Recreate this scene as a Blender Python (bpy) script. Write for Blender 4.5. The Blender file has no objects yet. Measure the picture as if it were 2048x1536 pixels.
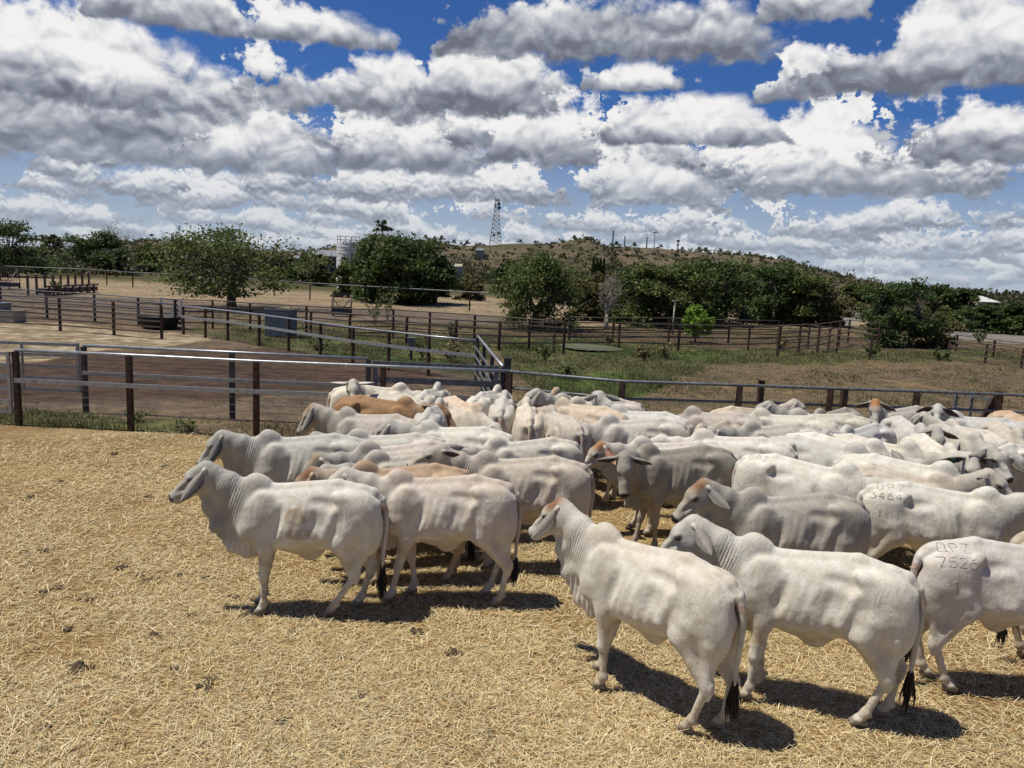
import bpy, math, random
import numpy as np
from mathutils import Matrix, Vector
from mathutils.bvhtree import BVHTree

DEV = False
C = bpy.context.scene.collection
rad = math.radians

# ------------------------------------------------------------------ camera
CAM_H, CAM_F, PITCH, ROLL = 3.45, 1520.0, 8.35, 2.5      # metres, focal length in photo pixels (2048 wide), degrees
scn = bpy.context.scene
cd = bpy.data.cameras.new('camera'); cam = bpy.data.objects.new('camera', cd); C.objects.link(cam)
cd.sensor_width = 36.0; cd.lens = 36.0 * CAM_F / 2048.0
cd.clip_start = 0.1; cd.clip_end = 20000.0
RC = Matrix.Rotation(rad(90 - PITCH), 4, 'X') @ Matrix.Rotation(rad(ROLL), 4, 'Z')
cam.matrix_world = Matrix.Translation((0, 0, CAM_H)) @ RC
scn.camera = cam
RC3 = np.array(RC.to_3x3())

def ray(px, py):
    d = RC3 @ np.array([(px - 1024) / CAM_F, (768 - py) / CAM_F, -1.0])
    return d / np.linalg.norm(d)
def on_z(px, py, z=0.0):
    """world point at height z seen at a place of the survey photograph"""
    d = ray(px, py); t = (z - CAM_H) / d[2]
    return np.array([d[0] * t, d[1] * t, z])
def on_y(px, py, Y):
    d = ray(px, py); t = Y / d[1]
    return np.array([d[0] * t, Y, CAM_H + d[2] * t])

# ------------------------------------------------------------------ light
SUN = Vector((-0.40, -0.03, 0.91)).normalized()
w = bpy.data.worlds.new('World'); scn.world = w; w.use_nodes = True
sd = bpy.data.lights.new('sun', 'SUN'); sd.energy = 5.0; sd.angle = rad(0.5); sd.color = (1.0, 0.945, 0.84)
so = bpy.data.objects.new('sun', sd); C.objects.link(so)
so.rotation_euler = SUN.to_track_quat('Z', 'Y').to_euler()
scn.view_settings.view_transform = 'Standard'; scn.view_settings.look = 'None'
scn.view_settings.exposure = 0.12; scn.view_settings.gamma = 1.0
scn.view_settings.use_curve_mapping = False

# ------------------------------------------------------------------ node helper
class NT:
    def __init__(s, tree): s.t = tree; s.n = tree.nodes; s.n.clear()
    def add(s, typ, ins=None, **kw):
        nd = s.n.new(typ)
        for k, v in kw.items(): setattr(nd, k, v)
        if ins:
            for k, v in ins.items():
                sock = nd.inputs[k]
                if isinstance(v, bpy.types.NodeSocket): s.t.links.new(v, sock)
                else: sock.default_value = v
        return nd
    def m(s, op, a, b=0.0, c=0.0, clamp=False):
        nd = s.n.new('ShaderNodeMath'); nd.operation = op; nd.use_clamp = clamp
        for i, v in enumerate((a, b, c)):
            if isinstance(v, bpy.types.NodeSocket): s.t.links.new(v, nd.inputs[i])
            else: nd.inputs[i].default_value = v
        return nd.outputs[0]
    def v(s, op, a, b=(0, 0, 0), scale=None):
        nd = s.n.new('ShaderNodeVectorMath'); nd.operation = op
        for i, v in enumerate((a, b)):
            if isinstance(v, bpy.types.NodeSocket): s.t.links.new(v, nd.inputs[i])
            else: nd.inputs[i].default_value = v
        if scale is not None:
            if isinstance(scale, bpy.types.NodeSocket): s.t.links.new(scale, nd.inputs['Scale'])
            else: nd.inputs['Scale'].default_value = scale
        return nd.outputs['Value'] if op in ('LENGTH', 'DOT_PRODUCT', 'DISTANCE') else nd.outputs[0]
    def noise(s, vec, scale, detail=4, rough=0.5, lac=2.0, dist=0.0, dims='3D', out='Fac'):
        nd = s.add('ShaderNodeTexNoise', {'Vector': vec, 'Scale': scale, 'Detail': detail, 'Roughness': rough, 'Lacunarity': lac, 'Distortion': dist}, noise_dimensions=dims)
        return nd.outputs[out]
    def mr(s, v, a, b, c=0.0, d=1.0, smooth=False):
        nd = s.add('ShaderNodeMapRange', {'Value': v, 'From Min': a, 'From Max': b, 'To Min': c, 'To Max': d})
        nd.interpolation_type = 'SMOOTHSTEP' if smooth else 'LINEAR'
        return nd.outputs[0]
    def mix(s, f, a, b, blend='MIX'):
        nd = s.n.new('ShaderNodeMix'); nd.data_type = 'RGBA'; nd.blend_type = blend
        for i, v in ((0, f), (6, a), (7, b)):
            if isinstance(v, bpy.types.NodeSocket): s.t.links.new(v, nd.inputs[i])
            else: nd.inputs[i].default_value = (*v, 1) if (i and len(v) == 3) else v
        return nd.outputs[2]
    def ramp(s, f, stops, interp='LINEAR'):
        nd = s.add('ShaderNodeValToRGB', {'Fac': f}); r = nd.color_ramp; r.interpolation = interp
        while len(r.elements) < len(stops): r.elements.new(0.5)
        for e, (p, c) in zip(r.elements, stops):
            e.position = p; e.color = (*c, 1) if len(c) == 3 else c
        return nd.outputs[0]

def new_mat(name):
    m = bpy.data.materials.new(name); m.use_nodes = True
    t = NT(m.node_tree)
    out = t.add('ShaderNodeOutputMaterial'); b = t.add('ShaderNodeBsdfPrincipled')
    t.t.links.new(b.outputs[0], out.inputs[0])
    t.b = b; t.out = out
    return m, t
def link(t, s, sock): t.t.links.new(s, sock)
def simple_mat(name, col, rough=0.7, metal=0.0, var=0.25, scale=8.0, bump=0.2, bscale=60.0, col2=None, spec=0.3):
    m, t = new_mat(name)
    g = t.add('ShaderNodeNewGeometry'); p = g.outputs['Position']
    f = t.noise(p, scale, 5, 0.6)
    c2 = col2 or tuple(max(0, x * (1 - var * 1.6)) for x in col)
    c1 = col if col2 else tuple(min(1, x * (1 + var)) for x in col)
    c = t.mix(t.mr(f, 0.32, 0.68), c2, c1)
    link(t, c, t.b.inputs['Base Color'])
    t.b.inputs['Roughness'].default_value = rough; t.b.inputs['Metallic'].default_value = metal
    t.b.inputs['Specular IOR Level'].default_value = spec
    if bump:
        h = t.noise(p, bscale, 4, 0.6)
        bn = t.add('ShaderNodeBump', {'Height': h, 'Strength': bump, 'Distance': 0.02})
        link(t, bn.outputs[0], t.b.inputs['Normal'])
    return m

# ------------------------------------------------------------------ mesh helpers
def mesh_np(name, V, F, mats=(), mat_idx=None, smooth=True, attrs=None):
    """V (n,3); F list of (m,k) integer arrays or one array"""
    if isinstance(F, np.ndarray): F = [F]
    V = np.asarray(V, np.float32)
    me = bpy.data.meshes.new(name)
    me.vertices.add(len(V)); me.vertices.foreach_set('co', V.ravel())
    nl = sum(f.size for f in F); nf = sum(len(f) for f in F)
    me.loops.add(nl); me.loops.foreach_set('vertex_index', np.concatenate([f.ravel() for f in F]).astype(np.int32))
    tot = np.concatenate([np.full(len(f), f.shape[1]) for f in F]).astype(np.int32)
    st = np.concatenate(([0], np.cumsum(tot)[:-1])).astype(np.int32)
    me.polygons.add(nf); me.polygons.foreach_set('loop_start', st); me.polygons.foreach_set('loop_total', tot)
    me.polygons.foreach_set('use_smooth', np.full(nf, bool(smooth)))
    for m in mats: me.materials.append(m)
    if mat_idx is not None: me.polygons.foreach_set('material_index', np.asarray(mat_idx, np.int32))
    if attrs:
        for k, (typ, arr) in attrs.items():
            a = me.attributes.new(k, typ, 'POINT')
            a.data.foreach_set({'FLOAT': 'value', 'FLOAT_COLOR': 'color', 'FLOAT_VECTOR': 'vector'}[typ], np.asarray(arr, np.float32).ravel())
    me.update(calc_edges=True)
    return me

class MB:
    """collects boxes, bars, tubes; build() links them as one mesh object"""
    def __init__(s): s.V = []; s.F = {3: [], 4: []}; s.n = 0
    def add(s, V, F):
        V = np.asarray(V, float)
        for f in F:
            f = np.asarray(f)
            if f.ndim == 1: f = f[None]
            s.F.setdefault(f.shape[1], []).append(f + s.n)
        s.V.append(V); s.n += len(V); return s
    def box(s, c, d, rz=0.0, bev=0.0, R=None):
        x, y, z = np.array(d) / 2.0
        if bev:
            b = bev
            pts = []
            for sz in (-1, 1):
                for (px, py) in ((x - b, y), (x, y - b), (x, -y + b), (x - b, -y), (-x + b, -y), (-x, -y + b), (-x, y - b), (-x + b, y)):
                    pts.append((px, py, sz * z))
            V = np.array(pts)
            F = [np.array([[i, i + 8, (i + 1) % 8 + 8, (i + 1) % 8] for i in range(8)])]
            F.append(np.array([[8, 15, 10, 9], [15, 14, 11, 10], [14, 13, 12, 11]]))
            F.append(np.array([[0, 1, 2, 7], [7, 2, 3, 6], [6, 3, 4, 5]]))
        else:
            V = np.array([(i, j, k) for k in (-z, z) for (i, j) in ((-x, -y), (x, -y), (x, y), (-x, y))])
            F = [np.array([[3, 2, 1, 0], [4, 5, 6, 7], [0, 1, 5, 4], [1, 2, 6, 5], [2, 3, 7, 6], [3, 0, 4, 7]])]
        if R is not None: V = V @ np.array(R).T
        elif rz:
            cs, sn = math.cos(rz), math.sin(rz)
            V = V @ np.array([[cs, sn, 0], [-sn, cs, 0], [0, 0, 1]])
        return s.add(V + np.array(c, float), F)
    def bar(s, a, b, w, h, up=(0, 0, 1)):
        """rectangular bar from a to b"""
        a = np.array(a, float); b = np.array(b, float); d = b - a; L = np.linalg.norm(d)
        if L < 1e-6: return s
        d /= L; u = np.array(up, float)
        if abs(d @ u) > 0.95: u = np.array((1.0, 0, 0))
        l = np.cross(u, d); l /= np.linalg.norm(l); u = np.cross(d, l)
        return s.box((a + b) / 2, (L, w, h), R=np.stack([d, l, u], 1))
    def tube(s, pts, r, n=8, cap=True):
        pts = np.asarray(pts, float); m = len(pts)
        r = np.full(m, r) if np.isscalar(r) else np.asarray(r, float)
        T = np.gradient(pts, axis=0); T /= np.maximum(np.linalg.norm(T, axis=1, keepdims=True), 1e-9)
        u = np.array((0, 0, 1.0)) if abs(T[0][2]) < 0.9 else np.array((1.0, 0, 0))
        V = []; ang = np.arange(n) * 2 * math.pi / n
        for i in range(m):
            l = np.cross(T[i], u); l /= max(np.linalg.norm(l), 1e-9); u = np.cross(l, T[i])
            V.append(pts[i] + r[i] * (np.cos(ang)[:, None] * l + np.sin(ang)[:, None] * u))
        V = np.concatenate(V); F = []
        k = np.arange(n)
        for i in range(m - 1):
            F.append(np.stack([i * n + k, i * n + (k + 1) % n, (i + 1) * n + (k + 1) % n, (i + 1) * n + k], 1))
        F = [np.concatenate(F)]
        if cap:
            V = np.concatenate([V, pts[:1], pts[-1:]]); a = m * n
            F.append(np.stack([np.full(n, a), (k + 1) % n, k], 1)); F.append(np.stack([np.full(n, a + 1), (m - 1) * n + k, (m - 1) * n + (k + 1) % n], 1))
        return s.add(V, F)
    def sphere(s, c, r, n=8, m=6):
        r = np.array(r if not np.isscalar(r) else (r, r, r), float)
        V = [(0, 0, 1)]
        for i in range(1, m):
            a = math.pi * i / m
            for j in range(n):
                b = 2 * math.pi * j / n; V.append((math.sin(a) * math.cos(b), math.sin(a) * math.sin(b), math.cos(a)))
        V.append((0, 0, -1)); V = np.array(V) * r + np.array(c)
        F3 = []; F4 = []
        for j in range(n):
            F3.append((0, 1 + j, 1 + (j + 1) % n)); e = 1 + (m - 2) * n
            F3.append((len(V) - 1, e + (j + 1) % n, e + j))
            for i in range(m - 2):
                a = 1 + i * n
                F4.append((a + j, a + n + j, a + n + (j + 1) % n, a + (j + 1) % n))
        return s.add(V, [np.array(F3), np.array(F4)] if F4 else [np.array(F3)])
    def data(s): return np.concatenate(s.V), [np.concatenate(f) for f in s.F.values() if f]
    def build(s, name, mat, parent=None, smooth=False, origin=None):
        V, F = s.data()
        if origin is not None: V = V - np.array(origin)
        me = mesh_np(name, V, F, [mat], smooth=smooth)
        o = bpy.data.objects.new(name, me); C.objects.link(o)
        if origin is not None: o.location = tuple(origin)
        if parent is not None: o.parent = parent
        return o

def tag(o, label=None, cat=None, group=None, kind=None):
    if label: o['label'] = label
    if cat: o['category'] = cat
    if group: o['group'] = group
    if kind: o['kind'] = kind
    return o
def empty(name, loc=(0, 0, 0), rz=0.0):
    o = bpy.data.objects.new(name, None); C.objects.link(o); o.location = tuple(loc); o.rotation_euler = (0, 0, rz)
    o.empty_display_size = 0.2
    return o
def copy_tree(o, parent=None):
    c = o.copy(); C.objects.link(c)
    if parent is not None: c.parent = parent
    for ch in list(o.children): copy_tree(ch, c)
    return c
def sst(x, a, b):
    t = np.clip((x - a) / (b - a), 0, 1); return t * t * (3 - 2 * t)
# ------------------------------------------------------------------ sky: Nishita daylight with heaped cumulus, all by direction
def azel(px, py):
    d = ray(px, py); return math.atan2(d[0], d[1]), d[2]
def build_sky():
    t = NT(w.node_tree)
    out = t.add('ShaderNodeOutputWorld'); bg = t.add('ShaderNodeBackground', {'Strength': 0.086})
    link(t, bg.outputs[0], out.inputs[0])
    sk = t.add('ShaderNodeTexSky', sky_type='NISHITA'); sk.sun_disc = False
    sk.sun_elevation = math.asin(SUN.z); sk.sun_rotation = math.atan2(SUN.x, SUN.y)
    sk.air_density = 1.0; sk.dust_density = 0.3; sk.ozone_density = 2.5; sk.altitude = 300
    D = t.v('NORMALIZE', t.add('ShaderNodeTexCoord').outputs['Generated'])
    x, y, z = t.add('ShaderNodeSeparateXYZ', {0: D}).outputs
    az = t.m('ARCTAN2', x, y)
    # two textures of billows: coarse for the high near heaps, fine for the low far ones
    def billow(sc, seed, dz, det):
        g = t.m('MULTIPLY', az, sc); h = t.m('MULTIPLY', t.m('ADD', z, dz), sc * 1.25)
        P = t.add('ShaderNodeCombineXYZ', {0: t.m('ADD', g, seed), 1: h, 2: 0.0}).outputs[0]
        return P
    def heaps(P, det):
        wv = t.v('SCALE', t.v('SUBTRACT', t.noise(P, 1.3, 2, 0.5, dims='2D', out='Color'), (0.5, 0.5, 0.5)), scale=0.55)
        v = t.add('ShaderNodeTexVoronoi', {'Vector': t.v('ADD', P, wv), 'Scale': 1.0, 'Detail': det, 'Roughness': 0.52, 'Lacunarity': 2.2}, feature='F1', voronoi_dimensions='2D', normalize=True).outputs['Distance']
        return t.m('SUBTRACT', 0.42, v)
    TX = []
    for sc, seed in ((11.0, 3.3), (26.0, 7.7)):
        P = billow(sc, seed, 0.0, 3); b0 = heaps(P, 3.0); b1 = heaps(billow(sc, seed, 0.11 / sc, 2), 2.0)
        fz = t.noise(P, 2.6, 5, 0.6, dims='2D')
        edge = t.m('ADD', b0, t.m('MULTIPLY', t.m('SUBTRACT', fz, 0.5), 0.75))
        lump = t.noise(P, 0.55, 1, 0.5, dims='2D')
        TX.append((edge, t.m('SUBTRACT', b0, b1), b0, fz, lump))
    wob1 = t.m('MULTIPLY', t.m('ADD', t.m('SUBTRACT', TX[1][3], 0.5), t.m('SUBTRACT', TX[1][4], 0.5)), 0.10); wob0 = t.m('MULTIPLY', t.m('ADD', t.m('SUBTRACT', TX[0][3], 0.5), t.m('SUBTRACT', TX[0][4], 0.5)), 0.13)
    az1 = t.m('ADD', az, wob1); az0 = t.m('ADD', az, wob0)
    far = t.mr(z, 0.15, 0.0, 0.0, 0.70)
    ramp = [(0.0, (1.65, 1.8, 2.25)), (0.28, (3.0, 3.25, 3.9)), (0.60, (5.6, 5.85, 6.3)), (0.82, (8.2, 8.2, 8.3)), (1.0, (9.5, 9.4, 9.25))]
    blue = t.mix(t.mr(z, 0.0, 0.19), (4.7, 5.4, 6.3), t.mix(1.0, sk.outputs[0], (0.26, 0.46, 0.82), 'MULTIPLY'))
    acc = {'lit': None, 'a': None}
    def put(top, base, h, tx, dark, soft=1.0):
        """top: height of the heap above its base at this azimuth (socket)"""
        edge, grad, puff, fz, lump = TX[tx]; e = t.m('SUBTRACT', z, base)
        d = t.m('ADD', t.m('SUBTRACT', t.m('MULTIPLY', top, t.m('ADD', 0.25, t.m('MULTIPLY', lump, 1.5))), e), t.m('MULTIPLY', edge, h * 0.85))
        a = t.m('MULTIPLY', t.mr(d, 0.0, 0.022 * soft * (h / 0.08) ** 0.6, 0, 1, True), t.mr(t.m('ADD', e, t.m('MULTIPLY', t.m('SUBTRACT', fz, 0.5), h * 0.50)), -h * 0.05, h * 0.10, 0, 1, True))
        a = t.m('MULTIPLY', a, t.mr(top, h * 0.02, h * 0.50, 0, 1))
        s = t.mr(t.m('ADD', e, t.m('MULTIPLY', puff, h * 0.45)), h * 0.02, h * (0.50 + 0.48 * dark), 0, 1, True)
        lit = t.m('ADD', t.m('ADD', t.m('MULTIPLY', s, 0.92 - 0.08 * dark), 0.16 - 0.13 * dark), t.m('ADD', t.m('MULTIPLY', grad, 2.0), t.m('MULTIPLY', t.m('SUBTRACT', fz, 0.5), 0.42)), clamp=True)
        if acc['lit'] is None: acc['lit'] = t.m('MULTIPLY', lit, a); acc['a'] = a
        else:
            ia = t.m('SUBTRACT', 1.0, a); acc['lit'] = t.m('ADD', t.m('MULTIPLY', acc['lit'], ia), t.m('MULTIPLY', lit, a)); acc['a'] = t.m('SUBTRACT', 1.0, t.m('MULTIPLY', t.m('SUBTRACT', 1.0, acc['a']), ia))
    # rows of small cumulus, lowest and farthest first
    for k, (b, h, f, c) in enumerate(((0.004, 0.022, 16, .36), (0.013, 0.020, 15, .38), (0.021, 0.026, 14, .40), (0.030, 0.028, 13, .40), (0.036, 0.030, 12, .40), (0.047, 0.036, 11, .39), (0.058, 0.038, 10, .40), (0.078, 0.046, 8.5, .41), (0.094, 0.05, 8, .41), (0.115, 0.058, 7, .42), (0.140, 0.062, 6, .43), (0.50, 0.16, 2.6, .52))):
        n1 = t.noise(t.add('ShaderNodeCombineXYZ', {0: t.m('ADD', az1, k * 3.71), 1: k * 1.9, 2: 0.0}).outputs[0], f, 2, 0.55, dims='2D')
        n2 = t.noise(t.add('ShaderNodeCombineXYZ', {0: t.m('ADD', az, k * 1.13), 1: k * 5.1, 2: 0.0}).outputs[0], f * 0.35, 1, 0.5, dims='2D'); top = t.m('MULTIPLY', t.mr(n1, c - 0.01, c + 0.17, 0.0, h * 1.3), t.mr(n2, 0.30, 0.60, 0.45, 1.15)); wob = t.m('ADD', b, t.m('MULTIPLY', t.m('SUBTRACT', n2, 0.5), h * 2.4))
        put(top, wob, h, 1 if b < 0.12 else 0, 0.35 + min(0.5, b * 2))
    # the big heaps of this sky: left, right and base rows as surveyed, top row
    for (x0, x1, yb, yt, dk) in ((-260, 520, 318, 100, .85), (380, 660, 348, 240, .7), (640, 960, 345, 240, .6), (930, 1230, 330, 225, .7), (1180, 1420, 400, 320, .6), (1490, 1860, 395, 270, .6), (1270, 1600, 292, 215, .7), (480, 880, 232, 60, .6), (840, 1150, 232, 110, .9), (-300, 500, 205, 20, .5), (1150, 1400, 182, 125, .5),
                           (1780, 2300, 328, 150, .65), (1550, 1700, 205, 110, .5), (1640, 2300, 175, 30, .95), (930, 1560, 118, -40, 1.0), (180, 520, 60, -60, .8), (1500, 1720, 45, -60, .5), (520, 760, 90, 10, .5)):
        a0, z0 = azel(x0, yb); a1, z1 = azel(x1, yb); zt = azel((x0 + x1) / 2, yt)[1]; c = (a0 + a1) / 2; hw = (a1 - a0) / 2 * 1.12; b = (z0 + z1) / 2; h = zt - b; sl = (z1 - z0) / (a1 - a0)
        u = t.m('DIVIDE', t.m('SUBTRACT', az0, c), hw); env = t.m('POWER', t.m('MAXIMUM', t.m('SUBTRACT', 1.0, t.m('MULTIPLY', u, u)), 0.0), 0.72)
        put(t.m('MULTIPLY', env, h * 1.12), b + 0.0, h, 0, dk, 1.1)
    ln = t.m('DIVIDE', acc['lit'], t.m('MAXIMUM', acc['a'], 0.02))
    col = t.mix(far, t.ramp(ln, ramp), (4.6, 5.3, 6.3))
    link(t, t.mix(acc['a'], blue, col), bg.inputs['Color'])
build_sky()
w.cycles.sampling_method = 'MANUAL'; w.cycles.sample_map_resolution = 512
# ------------------------------------------------------------------ land
def P2(px, py): p = on_z(px, py, 0.0); return (p[0], p[1])
def inside(x, y, poly):
    c = np.zeros(x.shape, bool); n = len(poly); j = n - 1
    for i in range(n):
        xi, yi = poly[i]; xj, yj = poly[j]
        m = ((yi > y) != (yj > y)) & (x < (xj - xi) * (y - yi) / ((yj - yi) + 1e-12) + xi)
        c ^= m; j = i
    return c
def fbm2(x, y, seed=0, oct=4):
    r = np.random.default_rng(seed); f = np.zeros_like(x, dtype=float); a = 1.0; k = 1.0; tot = 0
    for o in range(oct):
        for q in range(3):
            th = r.uniform(0, 6.28); ph = r.uniform(0, 6.28); ph2 = r.uniform(0, 6.28)
            u = x * math.cos(th) + y * math.sin(th); v = -x * math.sin(th) + y * math.cos(th)
            f += a * np.sin(u * k + ph + 1.4 * np.sin(v * k * 0.83 + ph2)) / 3
        tot += a; a *= 0.55; k *= 2.07
    return f / tot
# colour zones, corner points surveyed from the photograph and laid out on the ground (later ones lie over earlier ones)
STRAW, DIRT, REDD, DRYG, GREEN, LUSH, PALE, TRACK, ROAD, MUD, POND, SCRUB = range(12)
ZCOL = np.array([(0.46, 0.335, 0.165), (0.135, 0.105, 0.078), (0.080, 0.054, 0.040), (0.150, 0.118, 0.074), (0.105, 0.112, 0.048), (0.075, 0.120, 0.032),
                 (0.27, 0.215, 0.145), (0.14, 0.115, 0.095), (0.20, 0.195, 0.185), (0.10, 0.075, 0.05), (0.085, 0.095, 0.045), (0.075, 0.075, 0.035)])
ZONES = [
 (SCRUB, 0.0, [(-900, 560), (-900, 515), (3000, 640), (3000, 700), (2048, 668), (1700, 640), (1000, 600), (400, 560), (0, 540)]),
 (PALE, 1.0, [(-400, 535), (0, 548), (300, 565), (600, 582), (960, 592), (1150, 604), (1340, 614), (1560, 628), (1760, 640), (1760, 660), (1500, 652), (1150, 648), (900, 634), (640, 622), (300, 600), (0, 580), (-400, 565)]),
 (TRACK, 0.7, [(-400, 562), (0, 574), (300, 598), (480, 606), (700, 614), (960, 628), (1140, 640), (1140, 654), (900, 648), (640, 640), (460, 632), (300, 622), (0, 604), (-400, 585)]),
 (DIRT, 0.6, [(-700, 585), (0, 600), (360, 622), (420, 640), (380, 655), (200, 650), (0, 645), (-700, 640)]),
 (DRYG, 0.5, [(360, 622), (600, 640), (900, 655), (1400, 655), (1700, 660), (2048, 690), (3200, 760), (3200, 1100), (2048, 860), (1400, 830), (1000, 810), (955, 720), (700, 690), (420, 660)]),
 (MUD, 0.5, [(1000, 662), (1300, 666), (1640, 668), (2048, 700), (2600, 735), (2600, 765), (2048, 728), (1560, 706), (1300, 690), (1100, 684), (1000, 676)]),
 (GREEN, 1.6, [(420, 648), (560, 652), (950, 672), (1100, 672), (1300, 684), (1560, 700), (1700, 700), (1930, 706), (1930, 724), (1700, 722), (1450, 728), (1330, 790), (1080, 800), (1010, 740), (960, 690), (900, 735), (730, 715), (520, 690), (420, 672)]),
 (GREEN, 0.4, [(1840, 690), (2048, 706), (2300, 720), (2300, 742), (2048, 724), (1850, 712)]),
 (LUSH, 0.25, [(1090, 756), (1200, 744), (1310, 752), (1330, 776), (1260, 796), (1120, 792)]),
 (LUSH, 0.25, [(1010, 682), (1120, 678), (1250, 696), (1420, 704), (1500, 716), (1400, 720), (1260, 712), (1120, 700), (1020, 700)]),
 (LUSH, 0.3, [(660, 700), (820, 712), (900, 724), (900, 736), (760, 722), (640, 712)]),
 (DIRT, 0.5, [(-900, 640), (0, 648), (350, 652), (430, 672), (560, 700), (740, 718), (900, 742), (1000, 760), (1005, 870), (500, 846), (-900, 800)]),
 (REDD, 0.45, [(-900, 740), (0, 722), (130, 706), (330, 700), (520, 694), (620, 706), (740, 722), (900, 744), (820, 770), (560, 782), (420, 800), (170, 800), (-900, 780)]),
 (STRAW, 1.3, [(-900, 640), (0, 644), (200, 646), (330, 660), (400, 680), (300, 690), (190, 700), (110, 720), (0, 724), (-900, 730)]),
 (GREEN, 0.15, [(-900, 800), (0, 818), (130, 822), (270, 838), (380, 838), (400, 862), (262, 866), (40, 850), (-900, 830)]),
 (DRYG, 0.2, [(380, 834), (700, 852), (1005, 860), (1005, 872), (600, 872), (380, 862)]),
 (ROAD, 0.3, [(1880, 664), (1920, 656), (2100, 672), (3200, 745), (3200, 765), (2048, 690), (1900, 674)]),
 (ROAD, 0.3, [(1662, 652), (1690, 618), (1706, 602), (1730, 602), (1716, 620), (1716, 640), (1700, 654)]),
 (POND, 0.12, [(1116, 690), (1150, 688), (1215, 693), (1250, 701), (1200, 704), (1130, 698)]),
]
FA = [P2(-700, 815), P2(38, 850), P2(262, 860), P2(513, 873)]          # straw ends at the near fence
PEN = [(-40, 0.2)] + FA + [(-0.2, 14.6), (14, 15.1), (40, 16.0), (40, -20), (-40, -20)]
def zone_at(x, y):
    """index of the ground colour, softened by wobbling the border"""
    z = np.full(x.shape, SCRUB); d = np.sqrt(x * x + y * y)
    for k, soft, poly in ZONES:
        wx = fbm2(x * 0.9 / (0.3 + soft * d / 30), y * 0.9 / (0.3 + soft * d / 30), 3 + k, 4) * soft * (0.35 + d / 22)
        wy = fbm2(x * 0.9 / (0.3 + soft * d / 30) + 9, y * 0.9 / (0.3 + soft * d / 30), 13 + k, 4) * soft * (0.35 + d / 22)
        P = [P2(*q) for q in poly]
        z[inside(x + wx, y + wy, P)] = k
    wx = fbm2(x * 3, y * 3, 5, 4) * 0.12; wy = fbm2(x * 3 + 4, y * 3, 6, 4) * 0.15
    z[inside(x + wx, y + wy, PEN)] = STRAW
    return z
def ground_h(x, y):
    d = np.sqrt(x * x + y * y)
    h = 0.018 * fbm2(x * 1.3, y * 1.3, 21, 4) * np.clip(d / 3, 0, 1)
    out = sst(d, 17, 30)
    return h + out * 0.07 * fbm2(x * 0.5, y * 0.5, 22, 4) - 0.03
def build_ground():
    a1 = np.radians(np.linspace(-46, 46, 760)); a2 = np.radians(np.linspace(46, 314, 90)[1:-1]); an = np.concatenate([a1, a2]); na = len(an)
    rr = np.concatenate([np.geomspace(1.2, 70, 520), np.geomspace(70, 5000, 90)[1:]]); nr = len(rr)
    A, R = np.meshgrid(an, rr); x = (np.sin(A) * R).ravel(); y = (np.cos(A) * R).ravel()
    z = ground_h(x, y); col = ZCOL[zone_at(x, y)].reshape(nr, na, 3)
    for _ in range(2):
        col[1:-1] = (col[:-2] + 2 * col[1:-1] + col[2:]) / 4; c = (np.roll(col, 1, 1) + 2 * col + np.roll(col, -1, 1)) / 4; col[:, :758] = c[:, :758]
    zn = (zone_at(x, y) == STRAW).astype(float)
    V = np.stack([x, y, z], 1); i, j = np.meshgrid(np.arange(nr - 1), np.arange(na), indexing='ij'); jj = (j + 1) % na
    F = np.stack([i * na + j, i * na + jj, (i + 1) * na + jj, (i + 1) * na + j], -1).reshape(-1, 4)[:, ::-1]
    V = np.concatenate([V, [[0, 0, -0.03]]]); c = len(V) - 1; k = np.arange(na)
    F3 = np.stack([np.full(na, c), (k + 1) % na, k], 1)
    col = np.concatenate([col.reshape(-1, 3), [ZCOL[STRAW]]]); col = np.concatenate([col, np.ones((len(col), 1))], 1)
    me = mesh_np('ground', V, [F, F3], [ground_mat()], smooth=True, attrs={'soil': ('FLOAT_COLOR', col), 'strawy': ('FLOAT', np.append(zn, 1))})
    o = bpy.data.objects.new('ground', me); C.objects.link(o); tag(o, kind='structure')
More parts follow.
